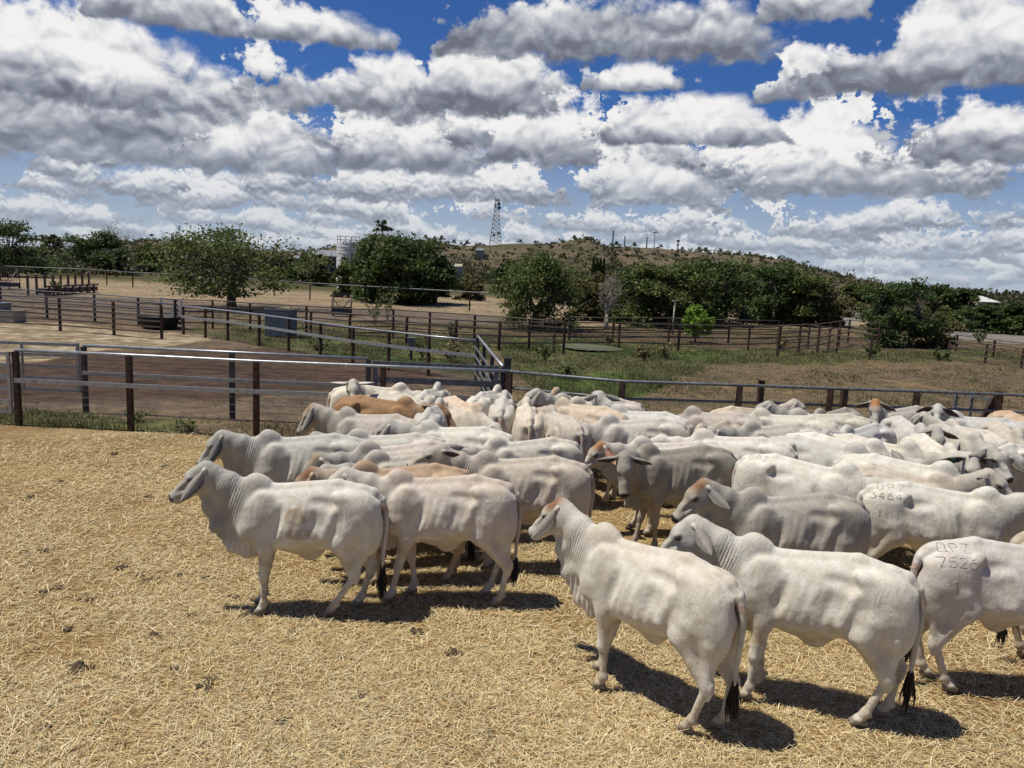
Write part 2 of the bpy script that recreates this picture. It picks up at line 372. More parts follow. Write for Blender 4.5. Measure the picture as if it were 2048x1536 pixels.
def ground_mat():
    m, t = new_mat('earth_and_straw')
    a = t.add('ShaderNodeAttribute', attribute_name='soil').outputs['Color']; sw = t.add('ShaderNodeAttribute', attribute_name='strawy').outputs['Fac']
    p = t.add('ShaderNodeNewGeometry').outputs['Position']
    big = t.noise(p, 0.22, 4, 0.6); mid = t.noise(p, 1.6, 5, 0.65); fine = t.noise(p, 13.0, 5, 0.7); vf = t.noise(p, 60.0, 4, 0.7)
    c = t.mix(t.mr(big, 0.35, 0.65), t.mix(1.0, a, (0.78, 0.80, 0.84), 'MULTIPLY'), t.mix(1.0, a, (1.18, 1.12, 1.06), 'MULTIPLY'))
    c = t.mix(t.mr(mid, 0.36, 0.64), t.mix(1.0, c, (0.62, 0.64, 0.66), 'MULTIPLY'), t.mix(1.0, c, (1.30, 1.24, 1.14), 'MULTIPLY'))
    c = t.mix(t.mr(fine, 0.30, 0.72), t.mix(1.0, c, (0.60, 0.60, 0.60), 'MULTIPLY'), t.mix(1.0, c, (1.30, 1.28, 1.22), 'MULTIPLY'))
    # pebbles and flecks of straw on bare soil
    pb = t.add('ShaderNodeTexVoronoi', {'Vector': p, 'Scale': 7.0}, feature='F1')
    peb = t.m('MULTIPLY', t.mr(pb.outputs['Distance'], 0.16, 0.10), t.mr(t.noise(p, 2.3, 2), 0.56, 0.62))
    c = t.mix(t.m('MULTIPLY', peb, t.m('SUBTRACT', 1.0, sw)), c, (0.34, 0.29, 0.23))
    # straw litter: crossed streaks
    def streak(ang, sc):
        mp = t.add('ShaderNodeMapping', {'Vector': p, 'Rotation': (0, 0, ang), 'Scale': (sc, sc * 9, sc)}).outputs[0]
        return t.noise(mp, 1.0, 2, 0.5, dist=0.6)
    s1 = t.m('MAXIMUM', t.m('MAXIMUM', streak(0.4, 7), streak(1.7, 6.2)), streak(2.7, 8.1))
    sc = t.ramp(t.m('ADD', t.m('MULTIPLY', t.mr(s1, 0.50, 0.78), 0.65), t.m('MULTIPLY', t.mr(vf, 0.3, 0.7), 0.35)), [(0.0, (0.085, 0.052, 0.022)), (0.35, (0.27, 0.18, 0.08)), (0.7, (0.53, 0.41, 0.21)), (1.0, (0.66, 0.54, 0.31))])
    patch = t.noise(p, 0.55, 4, 0.6)
    sc = t.mix(t.mr(patch, 0.38, 0.62), t.mix(1.0, sc, (0.76, 0.68, 0.58), 'MULTIPLY'), t.mix(1.0, sc, (1.08, 1.08, 1.02), 'MULTIPLY'))
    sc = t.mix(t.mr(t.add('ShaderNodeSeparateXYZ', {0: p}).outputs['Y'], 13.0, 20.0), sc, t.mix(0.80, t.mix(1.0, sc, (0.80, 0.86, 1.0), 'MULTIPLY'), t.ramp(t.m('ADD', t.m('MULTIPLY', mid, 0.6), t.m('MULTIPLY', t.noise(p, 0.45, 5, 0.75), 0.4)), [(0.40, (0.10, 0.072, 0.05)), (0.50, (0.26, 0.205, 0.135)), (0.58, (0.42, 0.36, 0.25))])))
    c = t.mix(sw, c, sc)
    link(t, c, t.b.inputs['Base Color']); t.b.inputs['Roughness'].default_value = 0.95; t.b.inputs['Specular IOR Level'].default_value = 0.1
    hgt = t.m('ADD', t.m('MULTIPLY', mid, 1.0), t.m('ADD', t.m('MULTIPLY', fine, 0.8), t.m('MULTIPLY', s1, 0.35)))
    b = t.add('ShaderNodeBump', {'Height': hgt, 'Strength': 0.8, 'Distance': 0.07}); link(t, b.outputs[0], t.b.inputs['Normal'])
    return m
build_ground()

def blades(name, x, y, z, L, Wd, tilt, mats_idx_cols, mat, seed, bend=0.3, taper=0.2):
    """many thin blades: lying straw (tilt near 0) or upright grass (tilt near 90). One mesh."""
    r = np.random.default_rng(seed); n = len(x)
    az = r.uniform(0, 2 * math.pi, n); el = np.radians(tilt)
    d = np.stack([np.cos(az) * np.cos(el), np.sin(az) * np.cos(el), np.sin(el)], 1)
    s = np.stack([-np.sin(az), np.cos(az), np.zeros(n)], 1)
    A = np.stack([x, y, z], 1); M = A + d * (L * 0.55)[:, None]
    az2 = az + r.normal(0, bend, n); el2 = el * (1 - 0.35 * r.uniform(0, 1, n))
    d2 = np.stack([np.cos(az2) * np.cos(el2), np.sin(az2) * np.cos(el2), np.sin(el2)], 1)
    E = M + d2 * (L * 0.45)[:, None]; hw = (Wd / 2)[:, None]
    V = np.stack([A - s * hw, A + s * hw, M - s * hw, M + s * hw, E - s * hw * taper, E + s * hw * taper], 1).reshape(-1, 3)
    k = np.arange(n)[:, None] * 6
    F = np.concatenate([k + np.array([0, 1, 3, 2]), k + np.array([2, 3, 5, 4])])
    col = np.repeat(mats_idx_cols, 6, axis=0); col = np.concatenate([col, np.ones((len(col), 1))], 1)
    me = mesh_np(name, V, F, [mat], smooth=False, attrs={'tint': ('FLOAT_COLOR', col)})
    o = bpy.data.objects.new(name, me); C.objects.link(o); return o
def tint_mat(name, rough=0.8, trans=0.0):
    m, t = new_mat(name); a = t.add('ShaderNodeAttribute', attribute_name='tint').outputs['Color']
    link(t, a, t.b.inputs['Base Color']); t.b.inputs['Roughness'].default_value = rough; t.b.inputs['Specular IOR Level'].default_value = 0.25
    if trans:
        tr = t.add('ShaderNodeBsdfTranslucent', {'Color': a}); mx = t.add('ShaderNodeMixShader', {0: trans}); link(t, t.b.outputs[0], mx.inputs[1]); link(t, tr.outputs[0], mx.inputs[2]); link(t, mx.outputs[0], t.out.inputs[0])
    return m
MAT_STRAW = tint_mat('straw_stalks', 0.6); MAT_GRASS = tint_mat('grass_blades', 0.7, 0.25); MAT_LEAF = tint_mat('leaves', 0.6, 0.32)
def build_straw():
    r = np.random.default_rng(5); N = 520000
    # density falls with distance, straight in world terms
    rad_ = 3.0 * (16.5 / 3.0) ** r.uniform(0, 1, N) ** 0.9; an = np.radians(r.uniform(-44, 44, N)); x = np.sin(an) * rad_; y = np.cos(an) * rad_
    cl = fbm2(x * 2.2, y * 2.2, 31, 4); keep = (r.uniform(-0.9, 0.9, N) < cl * 1.7 + 0.32 + 0.5 * fbm2(x * 0.6, y * 0.6, 33, 3)) & inside(x, y, PEN); x, y, cl, rd = x[keep], y[keep], cl[keep], rad_[keep]; n = len(x)
    z = ground_h(x, y) + r.uniform(0.0, 0.022, n) + 0.012 * np.clip(cl, 0, 1)
    L = r.uniform(0.03, 0.12, n) * (1 + 0.7 * (r.uniform(0, 1, n) > 0.94)) * (0.9 + rd * 0.02); W = r.uniform(0.0018, 0.0036, n) * (0.75 + rd / 11.0)
    base = np.array([(0.66, 0.52, 0.28), (0.78, 0.67, 0.42), (0.48, 0.32, 0.13), (0.26, 0.165, 0.07), (0.66, 0.58, 0.32), (0.44, 0.37, 0.18)])
    k = r.choice(6, n, p=[.28, .20, .22, .12, .10, .08]); col = base[k] * r.uniform(0.74, 1.30, n)[:, None] * (0.90 + 0.10 * np.clip(fbm2(x * 0.5, y * 0.5, 35, 3), -1, 1))[:, None]
    o = blades('straw_bedding', x, y, z, L, W, r.uniform(-3, 22, n), col, MAT_STRAW, 6, 0.25, 0.7)
    tag(o, 'golden straw spread loosely over the whole cattle pen', 'straw', kind='stuff')
build_straw()
def build_grass():
    r = np.random.default_rng(8)
    N = 210000; d = 14.5 * (75 / 14.5) ** r.uniform(0, 1, N) ** 1.0; an = np.radians(r.uniform(-38, 40, N)); x = np.sin(an) * d; y = np.cos(an) * d
    zn = zone_at(x, y); den = np.array([0.0, 0.02, 0.0, 0.34, 1.0, 1.0, 0.04, 0.0, 0, 0.35, 0, 0.3])
    cl = fbm2(x * 1.1, y * 1.1, 41, 5); keep = r.uniform(0, 1, N) < den[zn] * np.clip(0.55 + 1.1 * cl, 0.02, 1)
    x, y, zn, cl, d = x[keep], y[keep], zn[keep], cl[keep], d[keep]; n = len(x)
    per = 4; x = np.repeat(x, per) + r.normal(0, 0.05, n * per) * np.repeat(d / 20, per); y = np.repeat(y, per) + r.normal(0, 0.05, n * per); zn = np.repeat(zn, per); cl = np.repeat(cl, per); d = np.repeat(d, per); n *= per
    tall = np.where(zn == LUSH, 0.20, np.where(zn == GREEN, 0.15, 0.12)) * (0.6 + 0.9 * np.clip(cl, 0, 1))
    L = tall * r.uniform(0.5, 1.5, n); W = 0.006 * (d / 15) * r.uniform(0.7, 1.4, n) + 0.003
    gr = np.array([(0.100, 0.120, 0.042), (0.068, 0.088, 0.030), (0.145, 0.150, 0.060), (0.215, 0.175, 0.095), (0.150, 0.115, 0.065)])
    k = np.where(zn == LUSH, r.choice([0, 2, 1], n, p=[.5, .3, .2]), np.where(zn == GREEN, r.choice([0, 1, 2, 3], n, p=[.28, .30, .17, .25]), r.choice([3, 4, 1, 0], n, p=[.38, .37, .13, .12])))
    col = gr[k] * r.uniform(0.65, 1.25, n)[:, None]
    o = blades('pasture_grass', x, y, ground_h(x, y), L, W, r.uniform(35, 88, n), col, MAT_GRASS, 9, 0.6, 0.1)
    tag(o, 'patchy green and dry grass over the open paddock', 'grass', kind='stuff')
build_grass()

def build_pond():
    P = [P2(*q) for q in [(1118, 691), (1136, 688), (1160, 689), (1190, 691), (1215, 694), (1238, 698), (1248, 702), (1222, 704), (1180, 703), (1150, 701), (1128, 697)]]
    cx, cy = np.mean(P, 0); V = [(cx, cy, 0.055)] + [(x, y, 0.055) for x, y in P]; n = len(P)
    m, t = new_mat('green_pond_water'); link(t, t.mix(t.noise(t.add('ShaderNodeNewGeometry').outputs['Position'], 1.2, 4), (0.06, 0.065, 0.03), (0.13, 0.125, 0.06)), t.b.inputs['Base Color']); t.b.inputs['Roughness'].default_value = 0.5
    me = mesh_np('pond', V, np.array([(0, 1 + (i + 1) % n, 1 + i) for i in range(n)])[:, ::-1], [m], smooth=False); o = bpy.data.objects.new('pond', me); C.objects.link(o); tag(o, kind='structure')
build_pond()
# ------------------------------------------------------------------ foliage
MAT_BARK = simple_mat('grey_brown_bark', (0.13, 0.105, 0.08), rough=0.9, var=0.4, scale=7, bump=0.6, bscale=25)
MAT_BARKP = simple_mat('pale_bark', (0.30, 0.27, 0.23), rough=0.9, var=0.35, scale=7, bump=0.5, bscale=25)
MAT_WEEDST = simple_mat('weed_stalk', (0.12, 0.13, 0.05), rough=0.8, bump=0)
def leaf_mesh(name, P, size, cols, seed, parent, flat=0.5, asp=0.55):
    """leaf-shaped quads at P; cols list of rgb"""
    r = np.random.default_rng(seed); n = len(P)
    nrm = r.normal(size=(n, 3)); nrm[:, 2] = np.abs(nrm[:, 2]) + flat; nrm /= np.linalg.norm(nrm, axis=1, keepdims=True)
    u = np.cross(nrm, r.normal(size=(n, 3))); u /= np.linalg.norm(u, axis=1, keepdims=True); v = np.cross(nrm, u)
    s = (size * r.uniform(0.55, 1.35, n))[:, None]
    V = np.stack([P - u * s, P - v * s * asp + nrm * s * 0.12, P + u * s, P + v * s * asp + nrm * s * 0.12], 1).reshape(-1, 3)
    F = np.arange(n * 4).reshape(-1, 4)
    cols = np.array(cols); k = r.integers(0, len(cols), n); c = cols[k] * r.uniform(0.75, 1.25, n)[:, None]
    c = np.concatenate([np.repeat(c, 4, axis=0), np.ones((n * 4, 1))], 1)
    me = mesh_np(name, V, F, [MAT_LEAF], smooth=False, attrs={'tint': ('FLOAT_COLOR', c)})
    o = bpy.data.objects.new(name, me); C.objects.link(o); o.parent = parent; return o
PAL = {'dark': [(0.044, 0.078, 0.022), (0.067, 0.108, 0.026), (0.032, 0.060, 0.018), (0.097, 0.127, 0.036)],
       'mid': [(0.074, 0.108, 0.026), (0.106, 0.140, 0.035), (0.052, 0.078, 0.022), (0.138, 0.162, 0.044)],
       'olive': [(0.094, 0.098, 0.033), (0.125, 0.122, 0.045), (0.069, 0.075, 0.025), (0.163, 0.144, 0.062)],
       'lime': [(0.213, 0.338, 0.044), (0.150, 0.263, 0.037), (0.263, 0.375, 0.062), (0.112, 0.200, 0.031)],
       'brown': [(0.200, 0.150, 0.088), (0.150, 0.112, 0.062), (0.125, 0.112, 0.050), (0.237, 0.175, 0.100)],
       'grey': [(0.163, 0.163, 0.138), (0.125, 0.131, 0.100), (0.200, 0.188, 0.163)]}
def tree(name, x, y, H, W, label, pal='dark', seed=1, dense=1.0, leaf=0.13, trunk=None, bare=False, fork=0.25, low=0.2, cat='tree', group='trees around the yards', nclump=None, bark=None, lean=0.0, flatc=0.72, depth=None, lcount=190):
    """H height, W crown width; low = height fraction where foliage begins"""
    r = np.random.default_rng(seed); root = empty(name, (x, y, 0)); tag(root, label, cat, group)
    Rw = W / 2; Dp = (depth or W) / 2; tr = trunk or 0.035 * H + 0.05; nc = nclump or int(34 * dense)
    # clump centres on an uneven dome
    cl = []
    ang0 = r.uniform(0, 6.28); lob = [(r.uniform(0, 6.28), r.uniform(0.7, 1.0), r.uniform(low * H + 0.1 * H, 0.85 * H)) for _ in range(6)]
    for i in range(nc):
        for _ in range(20):
            a = r.uniform(0, 6.28); u = r.uniform(0, 1) ** 0.5; zz = r.uniform(low, 0.93)
            env = math.sqrt(max(0.0, 1 - ((zz - (low + 0.42 * (1 - low))) / (0.60 * (1 - low))) ** 2)) if zz > low + 0.42 * (1 - low) else 0.80 + 0.20 * (zz - low) / (0.42 * (1 - low))
            wob = 0.80 + 0.20 * math.sin(a * 3 + ang0) + 0.12 * math.sin(a * 5 + ang0 * 2 + zz * 6)
            if u > 0.35 or zz > 0.7: break
        cl.append((math.cos(a) * Rw * u * env * wob, math.sin(a) * Dp * u * env * wob, zz * H * (0.94 + 0.06 * math.sin(a * 4)), r.uniform(0.55, 1.0)))
    # trunk and limbs
    mb = MB(); fz = H * fork; tp = np.array((lean * fz, 0, fz))
    mb.tube([(0, 0, -0.15), (lean * fz * 0.3, 0.02, fz * 0.35), tp], [tr * 1.35, tr, tr * 0.85], 9)
    nl = 6 if not bare else 9; limbs = []
    for i in range(nl):
        a = i * 2 * math.pi / nl + r.uniform(-0.4, 0.4); e = np.array((math.cos(a) * Rw * 0.60 + lean, math.sin(a) * Dp * 0.60, H * r.uniform(0.50, 0.80)))
        m1 = tp + (e - tp) * 0.4 + np.array((0, 0, H * r.uniform(0.0, 0.06))) + r.normal(0, 0.03 * H, 3) * (1, 1, 0.4)
        mb.tube([tp - (0, 0, 0.08), m1, e], [tr * 0.55, tr * 0.34, tr * 0.15], 7, cap=False); limbs.append((m1, e))
    for c in (cl if not bare else cl[:int(nc)]):
        c3 = np.array(c[:3]); b = min(limbs, key=lambda q: np.linalg.norm(q[1] - c3)); s = b[0] if r.uniform() < 0.35 else b[0] * 0.3 + b[1] * 0.7
        mid = (s + c3) / 2 + r.normal(0, 0.03 * H, 3)
        mb.tube([s, mid, c3], [tr * 0.20, tr * 0.12, tr * 0.05], 5, cap=False)
        if bare:
            for q in range(6):
                e2 = c3 + r.normal(0, 0.09 * H, 3) + (0, 0, 0.03 * H); mb.tube([mid * 0.3 + c3 * 0.7, (c3 + e2) / 2 + r.normal(0, 0.015 * H, 3), e2], [tr * 0.09, tr * 0.05, tr * 0.02], 4, cap=False)
    mb.build('trunk', bark or MAT_BARK, root, smooth=True)
    if bare: 
        P = np.concatenate([np.array(c[:3]) + r.normal(0, 0.09 * H, (14, 3)) for c in cl]); leaf_mesh('foliage', P, leaf * 0.6, PAL[pal], seed, root); return root
    P = []
    for c in cl:
        n = int(lcount * c[3]); d = r.normal(size=(n, 3)); d /= np.linalg.norm(d, axis=1, keepdims=True)
        rr = r.uniform(0, 1, n) ** 0.42; cr = np.array((Rw * 0.34, Dp * 0.34, H * 0.115)) * c[3]
        nz = 1 + 0.35 * np.sin(d[:, 0] * 5 + c[0] * 3) * np.sin(d[:, 1] * 6 + c[1]) + 0.2 * np.sin(d[:, 2] * 9)
        P.append(np.array(c[:3]) + d * rr[:, None] * cr * nz[:, None] + np.array((0, 0, -0.04 * H)) * (rr ** 2)[:, None] * (np.abs(d[:, 2]) < 0.4)[:, None])
    P = np.concatenate(P); P = P[P[:, 2] > 0.03]
    leaf_mesh('foliage', P, leaf, PAL[pal], seed, root)
    return root
def hor_y(px):   # picture row of the horizon
    d = ray(px, 545); lo, hi = 300, 800
    for _ in range(30):
        m = (lo + hi) / 2
        if ray(px, m)[2] > 0: lo = m
        else: hi = m
    return lo
def tree_px(px, base, top, wpx, **k):
    """a tree surveyed from the photograph: foot, top row, crown width"""
    p = on_z(px, base, 0.0); D_ = np.hypot(p[0], p[1]); hy = hor_y(px); H = CAM_H + (hy - top) / (base - hy) * CAM_H; W = wpx / (base - hy) * CAM_H
    return tree(k.pop('name', 'tree'), p[0], p[1], H, W, **k)
T = tree_px
T(463, 617, 450, 350, label='big spreading tree with a forked trunk and thin crown behind the blue-grey trough', pal='mid', seed=11, leaf=0.135, dense=2.1, low=0.20, fork=0.24, trunk=0.32, lcount=200, nclump=56, flatc=.6)
T(1070, 657, 502, 215, label='broad dark tree with drooping branches nearly touching the ground', pal='mid', seed=12, leaf=0.105, dense=1.8, low=0.06, fork=0.2, trunk=0.24, lcount=230, nclump=66)
T(800, 606, 466, 240, label='dense black-green tree right of the white tank', pal='dark', seed=13, leaf=0.20, dense=2.2, low=0.03, fork=0.15, lcount=260, nclump=80)
T(735, 600, 472, 100, label='tall dark tree end leaning against the white tank', pal='dark', seed=14, leaf=0.20, low=0.05, lcount=260, nclump=36)
T(870, 606, 512, 110, label='lower dark tree at the right end of the dense clump by the tank', pal='dark', seed=15, leaf=0.19, low=0.03, lcount=240, nclump=36)
T(1792, 692, 556, 170, label='round dark tree standing alone before the road at the right', pal='dark', seed=16, leaf=0.10, dense=1.8, low=0.10, fork=0.2, trunk=0.2, lcount=230, nclump=60)
T(1868, 694, 612, 105, label='yellow-green leafy bush leaning out from the lone round dark tree', pal='olive', seed=17, leaf=0.085, low=0.02, lcount=230, nclump=34, name='shrub', cat='shrub')
T(1390, 684, 609, 66, label='bright green young tree in the paddock before the cattle lane', pal='lime', seed=18, leaf=0.075, low=0.22, fork=0.2, trunk=0.05, lcount=170, nclump=26)
T(1212, 658, 540, 60, label='nearly bare pale-trunked tree between the leafy ones', pal='olive', seed=19, bare=True, leaf=0.09, bark=MAT_BARKP, low=0.35, trunk=0.16, nclump=22)
for i, (px, b, tp_, wd, pal, lab) in enumerate([
  (1262, 646, 540, 110, 'dark', 'dark tree just right of the bare pale trunk'), (1300, 652, 528, 130, 'mid', 'green tree with a forked trunk behind the cattle lane'),
  (1362, 650, 520, 130, 'mid', 'full green tree behind the lamp pole'), (1430, 648, 516, 130, 'dark', 'dark tree behind the bright green young one'),
  (1490, 642, 518, 130, 'mid', 'olive topped tree in the middle of the long tree row'), (1545, 648, 528, 120, 'dark', 'black-green tree right of the middle of the long tree row'),
  (1600, 650, 540, 120, 'mid', 'green tree towards the right end of the long tree row'), (1648, 652, 556, 95, 'olive', 'last olive tree of the long row, with grey dead limbs at its foot'),
  (1180, 640, 548, 80, 'olive', 'thin olive tree left of the bare pale trunk')]):
    T(px, b, tp_ - 4, wd * 1.35, label=lab, pal=pal, seed=30 + i, leaf=0.14, low=0.03, lcount=260, nclump=46, dense=1.3)
for i, (px, b, tp_, wd, pal, lab, kw) in enumerate([
  (10, 552, 440, 210, 'dark', 'huge dark tree at the left edge of the photo', dict(nclump=60, lcount=260)), (-90, 556, 446, 170, 'dark', 'dark tree beyond the left edge', dict()),
  (104, 528, 466, 50, 'olive', 'small pale green tree left of the bare crown', dict()), (205, 548, 464, 165, 'dark', 'spreading dark thorn tree below the bare crown', dict(nclump=46)),
  (232, 540, 449, 80, 'grey', 'leafless grey tree rising behind the dark thorn tree', dict(bare=True, bark=MAT_BARKP, nclump=40)), (150, 534, 468, 70, 'grey', 'thin grey twiggy tree left of the dark thorn tree', dict(bare=True, nclump=22)),
  (300, 545, 486, 70, 'mid', 'small green tree between the thorn tree and the big spreading tree', dict()), (360, 560, 478, 90, 'olive', 'olive tree partly behind the big spreading tree', dict()),
  (600, 566, 500, 60, 'mid', 'leafy tree before the grey shed roofs', dict()), (645, 572, 505, 60, 'olive', 'olive tree left of the white tank', dict()), (700, 590, 512, 60, 'mid', 'thin tree growing in front of the white tank', dict(nclump=30, lcount=190)),
  (682, 594, 528, 52, 'mid', 'bushy tree hiding the lower part of the white tank', dict(nclump=24)), (560, 560, 505, 70, 'olive', 'low olive tree right of the big spreading tree', dict()), (500, 556, 500, 70, 'olive', 'low tree hidden behind the big spreading crown', dict()),
  (940, 600, 548, 70, 'olive', 'small olive tree left of the drooping tree', dict()), (1010, 596, 520, 70, 'dark', 'dark tree behind the drooping tree', dict()), (1120, 606, 535, 70, 'olive', 'olive tree right of and behind the drooping tree', dict()),
  (1700, 612, 566, 60, 'mid', 'green tree at the foot of the hill beside the road', dict()), (1735, 608, 570, 60, 'mid', 'round green tree behind the lone dark tree', dict()),
  (1870, 632, 566, 90, 'dark', 'dark spreading tree behind the lone one, left of the tan roof', dict()), (1925, 634, 576, 80, 'dark', 'dark tree touching the tan roof', dict()),
  (1965, 664, 606, 130, 'dark', 'dark thicket tree behind the white road sign', dict(nclump=46)), (2040, 668, 604, 120, 'dark', 'dark thicket tree at the right edge of the photo', dict(nclump=40)), (1905, 660, 612, 80, 'mid', 'green thicket tree left of the white road sign', dict()),
  (2120, 672, 600, 120, 'dark', 'dark thicket tree past the right edge', dict())]):
    kw = dict(dict(nclump=32, lcount=300), **kw); hy = hor_y(px); sc = 1 / max(b - hy, 14) * 3.45 * 2.0
    T(px, b, tp_, wd, label=lab, pal=pal, seed=60 + i, leaf=max(0.14, sc * 1.35), low=0.04 if not kw.get('bare') else 0.4, **kw)
# low scrub line along the back: one uneven belt nobody could count
def scrub_belt():
    r = np.random.default_rng(77); P = []; K = []
    for i in range(1500):
        px = r.uniform(-700, 2700); hy = hor_y(px); dist = r.uniform(110, 420); h = r.uniform(1.2, 4.6) * (1 if dist < 250 else 1.25); hx = ray(px, hy); s = hx[0] / hx[1]
        x, y = s * dist, dist
        if dist < 170 and px > 640 and px < 1000: continue
        if 1640 < px < 1780 and dist < 300: continue
        n = int(46); wv = r.uniform(1.5, 5.0); d = r.normal(size=(n, 3)); d /= np.linalg.norm(d, axis=1, keepdims=True); q = d * r.uniform(0.3, 1, (n, 1)) * (wv, wv, h * 0.5) + (x, y, h * 0.5); P.append(q); K += [i % 5] * n
    P = np.concatenate(P); K = np.array(K); n = len(P); base = np.array([(0.045, 0.065, 0.02), (0.075, 0.085, 0.03), (0.10, 0.085, 0.05), (0.055, 0.07, 0.025), (0.13, 0.10, 0.06)])
    nrm = r.normal(size=(n, 3)); nrm /= np.linalg.norm(nrm, axis=1, keepdims=True); u = np.cross(nrm, r.normal(size=(n, 3))); u /= np.linalg.norm(u, axis=1, keepdims=True); v = np.cross(nrm, u); s = (0.0022 * P[:, 1] * r.uniform(0.6, 1.3, n) + 0.12)[:, None]
    V = np.stack([P - u * s, P - v * s * 0.7, P + u * s, P + v * s * 0.7], 1).reshape(-1, 3); c = base[K] * r.uniform(0.7, 1.25, (n, 1)); c = np.concatenate([np.repeat(c, 4, 0), np.ones((4 * n, 1))], 1)
    me = mesh_np('scrub', V, np.arange(4 * n).reshape(-1, 4), [MAT_LEAF], smooth=False, attrs={'tint': ('FLOAT_COLOR', c)}); o = bpy.data.objects.new('scrub', me); C.objects.link(o)
    tag(o, 'belt of low dry scrub across the back of the plain', 'scrub', kind='stuff')
scrub_belt()
# ------------------------------------------------------------------ the hill
RIDGE = [(300, 486), (345, 481), (420, 482), (470, 492), (560, 500), (650, 502), (730, 486), (762, 473), (800, 478), (822, 486), (845, 477), (875, 480), (920, 489), (985, 487), (1050, 484), (1100, 487), (1135, 480), (1165, 474), (1185, 484), (1205, 491), (1260, 492), (1310, 494), (1360, 499), (1420, 504), (1480, 509), (1520, 515), (1560, 527), (1600, 540), (1660, 556), (1720, 572), (1790, 590), (1850, 602)]
HD = 430.0
def build_hill():
    rx = np.array([(ray(p, q)[0] / ray(p, q)[1]) * HD for p, q in RIDGE]); rz = np.array([on_y(p, q, HD)[2] for p, q in RIDGE]); rz = np.maximum(rz, 0.5)
    xs = np.linspace(rx[0] - 50, rx[-1] + 60, 420); ys = np.linspace(HD - 175, HD + 160, 120)
    X, Y = np.meshgrid(xs, ys); R = np.interp(xs, rx, rz, left=-3, right=-3)[None].repeat(len(ys), 0)
    t_ = (Y - HD); prof = np.where(t_ < 0, sst(t_, -170, 0) ** 0.85, 1 - 0.5 * sst(t_, 0, 160))
    n = fbm2(X * 0.05, Y * 0.05, 51, 5); n2 = fbm2(X * 0.22, Y * 0.22, 52, 4)
    Z = R * prof + (n * 2.6 + n2 * 0.8) * np.clip(np.abs(t_) / 40, 0, 1) * np.clip(R / 8, 0, 1) * np.clip((t_ + 170) / 40, 0, 1) + n2 * 0.35 * np.clip(R / 8, 0, 1) - 0.9
    Z = np.where(t_ < -168, -3, Z)
    V = np.stack([X, Y, Z], -1).reshape(-1, 3); nx = len(xs); i, j = np.meshgrid(np.arange(len(ys) - 1), np.arange(nx - 1), indexing='ij')
    F = np.stack([i * nx + j, i * nx + j + 1, (i + 1) * nx + j + 1, (i + 1) * nx + j], -1).reshape(-1, 4)
    m, t = new_mat('dry_hillside'); p = t.add('ShaderNodeNewGeometry').outputs['Position']
    a = t.noise(p, 0.035, 5, 0.65); b = t.noise(p, 0.30, 5, 0.7)
    c = t.ramp(a, [(0.30, (0.070, 0.074, 0.038)), (0.45, (0.105, 0.096, 0.062)), (0.58, (0.150, 0.118, 0.092)), (0.70, (0.095, 0.092, 0.050))])
    c = t.mix(t.mr(b, 0.35, 0.68), t.mix(1.0, c, (0.55, 0.56, 0.5), 'MULTIPLY'), t.mix(1.0, c, (1.25, 1.2, 1.15), 'MULTIPLY'))
    link(t, c, t.b.inputs['Base Color']); t.b.inputs['Roughness'].default_value = 1.0; t.b.inputs['Specular IOR Level'].default_value = 0.05
    bn = t.add('ShaderNodeBump', {'Height': b, 'Strength': 0.9, 'Distance': 1.6}); link(t, bn.outputs[0], t.b.inputs['Normal'])
    me = mesh_np('hill', V, F, [m], smooth=True); o = bpy.data.objects.new('hill', me); C.objects.link(o); tag(o, kind='structure')
    hz = lambda x, y: float(Z[np.clip(np.searchsorted(ys, y) - 1, 0, len(ys) - 1), np.clip(np.searchsorted(xs, x) - 1, 0, nx - 1)])
    # scrub on the slope
    r = np.random.default_rng(9); P = []; K = []
    cnt = 0
    while cnt < 4200:
        x = r.uniform(xs[0], xs[-1]); y = r.uniform(HD - 165, HD + 6)
        if fbm2(np.array([x * 0.04]), np.array([y * 0.04]), 55, 4)[0] + 0.35 - 0.9 * (y - (HD - 165)) / 170 + r.uniform(-0.7, 0.6) < 0: continue
        h = (0.6 + 2.4 * r.uniform() ** 2.5) * (1.7 if y < HD - 90 else 1.0); wv = h * r.uniform(0.6, 1.1); n = 22; d = r.normal(size=(n, 3)); d /= np.linalg.norm(d, axis=1, keepdims=True)
        P.append(d * r.uniform(0.35, 1, (n, 1)) * (wv, wv, h * 0.55) + (x, y, hz(x, y) + h * 0.5)); K += [r.integers(0, 5)] * n; cnt += 1
    P = np.concatenate(P); K = np.array(K); n = len(P); base = np.array([(0.050, 0.068, 0.022), (0.070, 0.080, 0.030), (0.095, 0.095, 0.038), (0.042, 0.056, 0.02), (0.13, 0.105, 0.06)])
    nrm = r.normal(size=(n, 3)); nrm /= np.linalg.norm(nrm, axis=1, keepdims=True); u = np.cross(nrm, r.normal(size=(n, 3))); u /= np.linalg.norm(u, axis=1, keepdims=True); v = np.cross(nrm, u); s = (r.uniform(0.28, 0.68, n))[:, None]
    V = np.stack([P - u * s, P - v * s * 0.7, P + u * s, P + v * s * 0.7], 1).reshape(-1, 3); c = base[K] * r.uniform(0.7, 1.25, (n, 1)); c = np.concatenate([np.repeat(c, 4, 0), np.ones((4 * n, 1))], 1)
    me = mesh_np('hillside_scrub', V, np.arange(4 * n).reshape(-1, 4), [MAT_LEAF], smooth=False, attrs={'tint': ('FLOAT_COLOR', c)}); o = bpy.data.objects.new('hillside_scrub', me); C.objects.link(o)
    tag(o, 'dull green scrub dotted over the dry hillside', 'scrub', kind='stuff')
    # small skyline trees
    proto = None
